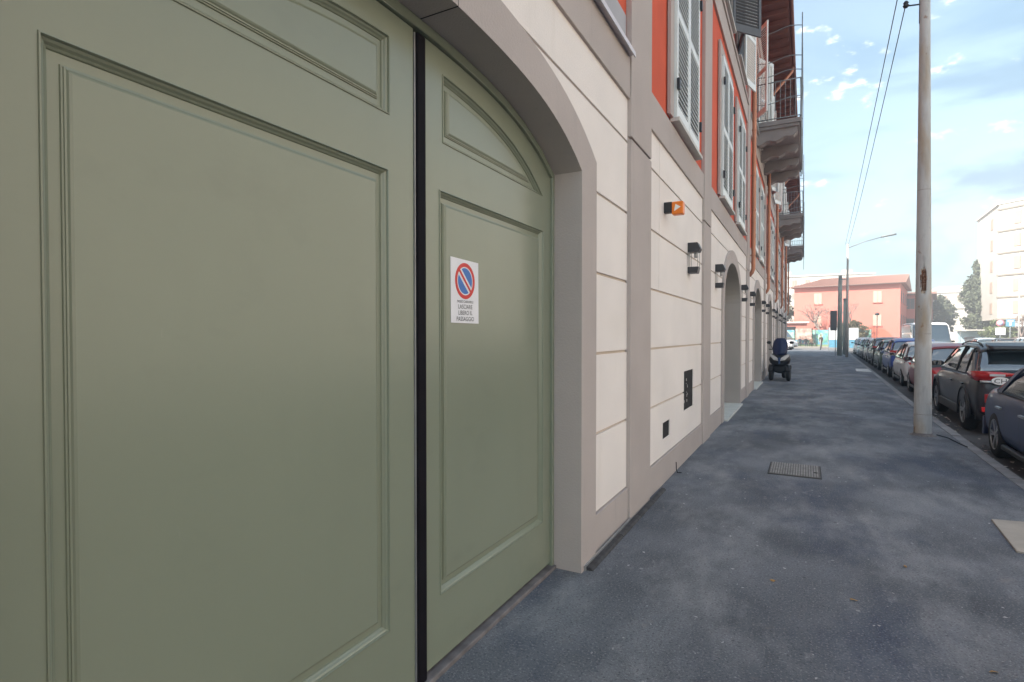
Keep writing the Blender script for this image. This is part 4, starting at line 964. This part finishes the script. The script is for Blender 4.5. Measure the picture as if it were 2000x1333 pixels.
bgs = [('pale apartment block with a long flat roof rising behind the orange house', (-14, 168), 26, 17.5, 5, [2 + 3.1*i for i in range(8)]),
       ('pale tower block far behind the orange house roof', (8.5, 190), 9, 19.5, 6, [1.5 + 2.9*i for i in range(3)]),
       ('small pale block far beyond the right hand trees', (29, 175), 22, 12.5, 4, [2 + 3.2*i for i in range(6)]),
       ('low cream building at the end of the street right of the orange house', (21.5, 150), 9, 7.5, 2, [2, 5]),
       ('wide pale block far away behind the conifer', (40, 215), 30, 15, 5, [2 + 4*i for i in range(7)])]
for lab, p0, wd_, h, fl_, cols in bgs:
    facade_house('distant_building', lab, p0, 0, wd_, 14, h, fl_, cols, M_pale, M_beige, side=0)
# unseen building across the street, put in to bounce sun onto the wall
facade_house('bounce_building', 'unseen cream building across the street, bouncing sunlight onto the wall', (18.4, 44), -math.pi/2, 78, 12, 14, 4, [3 + 4*i for i in range(19)], mat('cream_render', (.70, .63, .55), .9, .05, .4), M_beige, side=0)
# green mural fence and posters
t = thing('green_fence', 'long blue green painted hoarding below the low pavilion', 'fence', (-5.5, 90.5, -.0))
mg = mat('teal_mural', (.10, .36, .30), .8, .35, .9, col2=(.30, .55, .40)); layer(mg, (.10, .30, .50), 1.6, .5, .6, .9); layer(mg, (.55, .60, .50), 2.2, .56, .62, .8)
m = MB(); m.box((0, 0, .25), (13.5, .08, 2.35)); m.obj('board_panel', mg, t)
m = MB(); m.box((-.1, -.1, -.13), (13.6, .25, .25)); m.obj('base_wall', mat('green_base', (.25, .33, .16), .9, .2, 1), t)
for i in range(7):
    m = MB(); m.box((i*2.25 - .05, -.06, .25), (i*2.25 + .05, -.005, 2.5)); m.obj('post', M_rail, t)
t = thing('poster_board', 'framed poster board standing before the green fence', 'poster', (-1.35, 89.6, 0))
m = MB(); m.box((0, 0, .9), (2.2, .1, 2.55)); m.obj('poster_face', mat('faded_poster', (.36, .20, .16), .8, .3, 1.5, col2=(.45, .38, .33)), t)
for x in (-.06, 2.14):
    m = MB(); m.box((x, -.02, 0), (x + .12, .12, 2.62)); m.obj('post', M_trim, t)
for x, y, w_, z0_, z1_, lab, c in ((2.45, 64, .8, 1.15, 2.35, 'white notice board on blue panel left of the dark green post', (.72, .74, .76)), (4.15, 63, .8, 1.15, 2.3, 'white notice board right of the far lamp post', (.74, .74, .74))):
    t = thing('notice_board', lab, 'notice board', (x, y, 0)); m = MB(); m.box((-w_/2, 0, z0_), (w_/2, .06, z1_)); m.obj('board', mat('board_white', c, .6, .04, 3), t)
    m = MB(); m.box((-w_/2 + .05, -.0, .35), (w_/2 - .05, .06, z0_ - .03)); m.obj('lower_panel', mat('cyan_panel', (.12, .30, .42), .5, .15, 4), t)
    for sx in (-1, 1):
        m = MB(); m.box((sx*w_/2 - .03, -.02, 0), (sx*w_/2 + .03, .08, z1_)); m.obj('leg', M_rail, t)
for x, y, lab in ((1.45, 68.6, 'slim pale bollard at the end of the pavement left of the notice board'), (-1.15, 68.7, 'thin bollard beside the far corner of the building')):
    t = thing('bollard', lab, 'bollard', (x, y, 0), group='bollards at the pavement end'); m = MB(); m.tube([(0, 0, 0), (0, 0, 1.15)], .055, 10); m.obj('post', M_rail, t); m = MB(); m.lathe([(0, 0), (.06, 0), (.06, .06), (.03, .10), (0, .11)], (0, 0, 1.15), 'Z', 10); m.obj('cap', M_hinge, t)
# road signs on the right, distance haze painted into their dulled colours
def sign(x, y, kind, lab, H=2.9):
    t = thing('road_sign', lab, 'road sign', (x, y, -.12), group='road signs by the white block'); m = MB(); m.tube([(0, 0, 0), (0, 0, H + .4)], .04, 8); m.obj('pole', M_rail, t)
    if kind == 'round':
        m = MB(); m.lathe([(0, -.05), (.33, -.05), (.33, -.06), (0, -.06)], (0, 0, H), 'Y', 28); m.obj('sign_face', mat('hazy_sign_pink', (.70, .25, .30), .5, .05, 5), t)
        m = MB(); m.lathe([(0, -.065), (.21, -.065), (.21, -.075), (0, -.075)], (0, 0, H), 'Y', 28); m.obj('sign_centre', mat('hazy_sign_blue', (.45, .50, .66), .5, .05, 5), t)
        m = MB(); m.box((-.38, -.08, H - 1.15), (.38, -.05, H - .45)); m.obj('lower_sign', MATS['board_white'], t)
    else:
        m = MB(); m.box((-.34, -.07, H - .34), (.34, -.04, H + .34)); m.obj('sign_face', mat('blue_sign', (.12, .28, .42), .5, .05, 5), t)
        m = MB(); m.box((-.07, -.085, H - .25), (.07, -.072, H + .12)); m.box((-.2, -.085, H + .1201), (.2, -.072, H + .25)); m.obj('sign_symbol', MATS['sign_white'], t)
sign(17.05, 71, 'round', 'round haze-paled pink and blue sign above a white plate near the white block'); sign(17.55, 70, 'square', 'square blue sign with a white symbol near the white block')
lamp_post((15.6, 60, 0), 6.2, 1.0, 'thin lamp post in front of the white block at the right', .07)
t = thing('small_lamp', 'thin dark lamp standard in front of the orange house', 'street lamp', (8.3, 86.5, 0)); m = MB(); m.tube([(0, 0, 0), (0, 0, 4.3)], .05, 6); m.obj('pole', M_hinge, t); m = MB(); m.lathe([(0, 0), (.22, .02), (.28, .2), (.1, .35), (0, .36)], (0, 0, 4.2), 'Z', 10); m.obj('lantern', M_hinge, t)
# ================================================================== TREES
def leaf_cloud(vol, n, size, seed, aspect=1.0):
    """vol(rng) -> point; many small leaf clumps"""
    rg = random.Random(seed); m = MB()
    for i in range(n):
        p, s = vol(rg); s *= size*rg.uniform(.6, 1.3)
        a = Vector((rg.gauss(0, 1), rg.gauss(0, 1), rg.gauss(0, 1))).normalized(); b = a.orthogonal().normalized(); c = a.cross(b)
        ang = rg.random()*6.28; b2 = b*math.cos(ang) + c*math.sin(ang); c2_ = a.cross(b2)
        m.add([p - b2*s, p - c2_*s*.5, p + b2*s, p + c2_*s*.5 + a*s*.3], [(0, 1, 2), (0, 2, 3)])
    return m
def tree(name, label, loc, H, rx, kind, n, seed, leafm_=None, size=.22, trunk=.25):
    t = thing(name, label, 'tree', loc); rg0 = random.Random(seed)
    lobes = [(rg0.uniform(0, 6.28), rg0.uniform(.12, .95), rg0.uniform(.25, .5)) for _ in range(34)]
    def vol(rg):
        a, h, r = lobes[rg.randrange(len(lobes))]
        if kind == 'cone': R_ = rx*(1 - h**1.7)**.8*(.5 + .5*min(1, h/.12)); zc = H*(.06 + .94*h)
        else: R_ = rx*math.sqrt(max(.05, 1 - (2*h - .95)**2)); zc = H*(.16 + .8*h)
        rad_ = R_*.62; c = Vector((math.cos(a)*rad_, math.sin(a)*rad_, zc)); d = Vector((rg.gauss(0, 1), rg.gauss(0, 1), rg.gauss(0, 1))).normalized()*(rg.random()**.4)
        return c + Vector((d.x*R_*(r + .12), d.y*R_*(r + .12), d.z*H*.085)), 1
    leaf_cloud(vol, n, size, seed).obj('crown', leafm_ or M_leaf, t, fix=False)
    m = MB(); m.tube([(0, 0, 0), (.05, .03, H*.3), (0, 0, H*.85)], [trunk, trunk*.7, .03], 8)
    for k in range(8):
        a = k*2.4; z = H*(.2 + .08*k); m.tube([(0, 0, z), (math.cos(a)*rx*.4, math.sin(a)*rx*.4, z + .4)], [trunk*.3, .02], 5)
    m.obj('trunk', M_bark, t)
def bare_tree(label, loc, H, seed, spread=1.0, name='bare_tree'):
    t = thing(name, label, 'tree', loc); rg = random.Random(seed); tr = MB(); br = MB()
    def grow(p, d, l, r, dep):
        q = p + d*l; mid = p + d*l*.5 + Vector((rg.uniform(-.05, .05), rg.uniform(-.05, .05), 0))*l
        (tr if dep == 0 else br).tube([p, mid, q], [r, r*.85, r*.68], 5 if dep < 2 else 4, cap=False)
        if dep >= 5: return
        for k in range(3 if dep < 4 else 2):
            a = rg.uniform(0, 6.28); e = rg.uniform(.35, .8)*spread; o = d.orthogonal().normalized(); o2 = d.cross(o)
            nd = (d + (o*math.cos(a) + o2*math.sin(a))*e + Vector((0, 0, .12))).normalized(); grow(q, nd, l*rg.uniform(.62, .85), r*.62, dep + 1)
    grow(Vector((0, 0, 0)), Vector((0, 0, 1)), H*.26, H*.024, 0)
    tr.obj('trunk', M_bark, t); br.obj('crown', mat('pale_twigs', (.30, .23, .20), .9, .2, 3), t)
tree('conifer', 'tall dense conifer standing left of the white apartment block', (24.7, 112, -.1), 15.0, 3.4, 'cone', 12000, 11, size=.26)
tree('evergreen_tree', 'rounded grey green evergreen halfway between the orange house and the conifer', (22.0, 130, -.1), 9.4, 2.7, 'round', 6000, 12, size=.28)
tree('evergreen_tree', 'dark evergreen rising behind the low pavilion beside the street building', (-4.6, 101, -.1), 10.0, 3.2, 'round', 6000, 13, size=.26)
tree('shrub', 'large olive green shrub at the foot of the conifer', (23.0, 97, -.1), 3.8, 1.9, 'round', 3000, 14, M_leaf2, size=.2, trunk=.1)
tree('shrub', 'brown green bush in front of the orange house behind the far lamp', (5.6, 89.5, -.1), 3.8, 2.0, 'round', 3000, 15, mat('brown_leaf', (.13, .11, .06), .8, .3, 1.5), size=.18, trunk=.1)
bare_tree('bare branching tree against the left half of the orange house', (1.9, 92.5, 0), 8.2, 3, 1.1)
bare_tree('bare spreading tree against the middle of the orange house', (4.6, 92.0, 0), 8.0, 5, 1.25)
bare_tree('bare pale tree in front of the white block shopfronts', (22.6, 86, 0), 5.6, 8, 1.2)
bare_tree('second bare pale tree farther right before the white block', (26.0, 85, 0), 5.8, 9, 1.2)
# street clutter between the cars and the white block
t = thing('bus_shelter', 'pale blue glass shelter beyond the cars left of the road signs', 'shelter', (19.2, 98, -.12)); m = MB(); m.box((0, 1.6, .2), (5, 1.66, 2.3)); m.obj('glass_panel', mat('pale_glass', (.35, .48, .55), .2, .1, 1), t); m = MB(); m.box((-.2, 0, 2.35), (5.2, 1.9, 2.5)); m.obj('roof', mwb, t)
for x in (0, 2.4, 4.9):
    m = MB(); m.box((x, .1, 0), (x + .08, .18, 2.35)); m.obj('post', M_rail, t)
for i, (x, y, lab) in enumerate(((17.3, 83, 'dark wheeled refuse bin beyond the parked cars right of the van'), (14.2, 84, 'dark round refuse bin just right of the white van'))):
    t = thing('refuse_bin', lab, 'bin', (x, y, -.12)); m = MB(); m.loft([[(-.55*k, -.4*k, z), (.55*k, -.4*k, z), (.55*k, .4*k, z), (-.55*k, .4*k, z)] for z, k in ((.15, .8), (1.3, 1), )], smooth=False); m.obj('bin_body', M_shutdark, t, bevel=.03)
    m = MB(); m.loft([[(-.6*k, -.45*k, z), (.6*k, -.45*k, z), (.6*k, .45*k, z), (-.6*k, .45*k, z)] for z, k in ((1.3, 1), (1.45, .9), (1.55, .5))], smooth=False); m.obj('lid', M_trim, t)
# ================================================================== PEOPLE
def person(loc, rz, label, shirt, trousers, sit=False, skin=(.45, .28, .20)):
    ob = bpy.data.meshes.new('person'); z0 = -.42 if sit else 0
    V = [((0, 0, .95), .15), ((0, 0, 1.15), .14), ((0, 0, 1.38), .165), ((0, 0, 1.50), .065), ((0, 0, 1.58), .085), ((0, -.01, 1.68), .095), ((0, 0, 1.76), .06)]; E_ = [(i, i+1) for i in range(6)]
    def add(p, r, par): V.append((p, r)); E_.append((par, len(V)-1)); return len(V)-1
    for s in (-1, 1):
        a = add((s*.19, 0, 1.40), .065, 2); a = add((s*.26, .02, 1.14), .05, a); a = add((s*.22, -.16 if sit else -.04, .92 if not sit else .98), .038, a); a = add((s*.20, -.24 if sit else -.06, .84 if not sit else .96), .04, a)
        if sit: b = add((s*.10, -.05, .90), .09, 0); b = add((s*.12, -.42, .90), .075, b); b = add((s*.12, -.44, .50), .05, b); add((s*.12, -.58, .46), .045, b)
        else: b = add((s*.10, 0, .88), .10, 0); b = add((s*.11, -.02 + s*.05, .50), .07, b); b = add((s*.12, s*.09, .10), .05, b); add((s*.13, s*.09 - .16, .04), .045, b)
    ob.from_pydata([p for p, r in V], E_, []); o = bpy.data.objects.new('person', ob); COL.objects.link(o)
    sk = o.modifiers.new('skin', 'SKIN'); ss = o.modifiers.new('s', 'SUBSURF'); ss.levels = 1; ss.render_levels = 1
    for i, (p, r) in enumerate(V): o.data.skin_vertices[0].data[i].radius = (r, r*.8)
    o.data.skin_vertices[0].data[0].use_root = True
    dg = bpy.context.evaluated_depsgraph_get(); me = bpy.data.meshes.new_from_object(o.evaluated_get(dg)); o.modifiers.clear(); o.data = me
    me.materials.clear(); [me.materials.append(x) for x in (shirt, trousers, mat('skin', skin, .6, .05, 8))]
    for p in me.polygons:
        c = p.center; p.use_smooth = True
        p.material_index = 2 if c.z > 1.52 or (abs(c.x) > .17 and c.z < 1.02 and not (sit and c.z < .93)) else (1 if c.z < .98 else 0)
    o.location = (loc[0], loc[1], loc[2] + z0); o.rotation_euler = (0, 0, rz); tag(o, label, 'person')
    m = MB(); m.loft([ov(0, y, 1.72, a, b) for y, a, b in ((-.05, .03, .03), (-.02, .085, .085), (.05, .10, .10), (.10, .03, .04))]); m.obj('hair', mat('dark_hair', (.03, .02, .015), .8, .2, 20), o)
    return o
Mn, Mb_, Mj = mat('navy_cloth', (.03, .035, .06), .9, .15, 9), mat('black_cloth', (.02, .02, .022), .9, .15, 9), mat('brown_cloth', (.16, .10, .07), .9, .15, 9)
person((-.70, 88.3, .0), 0, 'person in dark clothes sitting leftmost of three on the bench before the poster', Mn, Mb_, True)
person((.05, 88.3, .0), .2, 'person in dark clothes sitting in the middle of the bench before the poster', Mb_, Mn, True)
person((.75, 88.3, .0), -.2, 'person in brown jacket sitting rightmost on the bench before the poster', Mj, Mb_, True)
person((1.75, 80.5, -.12), .6, 'person in dark top standing behind the slim bollard', Mj, Mj)
t = thing('bench', 'long bench under the three seated people', 'bench', (-1.2, 88.35, 0)); m = MB(); m.box((0, -.15, .40), (2.5, .30, .46)); m.obj('seat', M_wood, t)
for x in (.1, 1.25, 2.3):
    m = MB(); m.box((x, -.1, 0), (x + .08, .25, .40)); m.obj('leg', M_rail, t)
# ================================================================== HAZE
m = MB(); m.box((-260, -60, -1.2), (300, 260, 45))
hz = m.obj('haze', bpy.data.materials.new('haze_volume'), kind='stuff')
hm = MATS['haze'] = hz.data.materials[0]; hm.use_nodes = True; hn = hm.node_tree; hn.nodes.clear()
ho = hn.nodes.new('ShaderNodeOutputMaterial'); pv = hn.nodes.new('ShaderNodeVolumePrincipled'); pv.inputs['Color'].default_value = (.97, .98, 1, 1); pv.inputs['Density'].default_value = .0045; pv.inputs['Anisotropy'].default_value = .2
hn.links.new(pv.outputs[0], ho.inputs['Volume'])
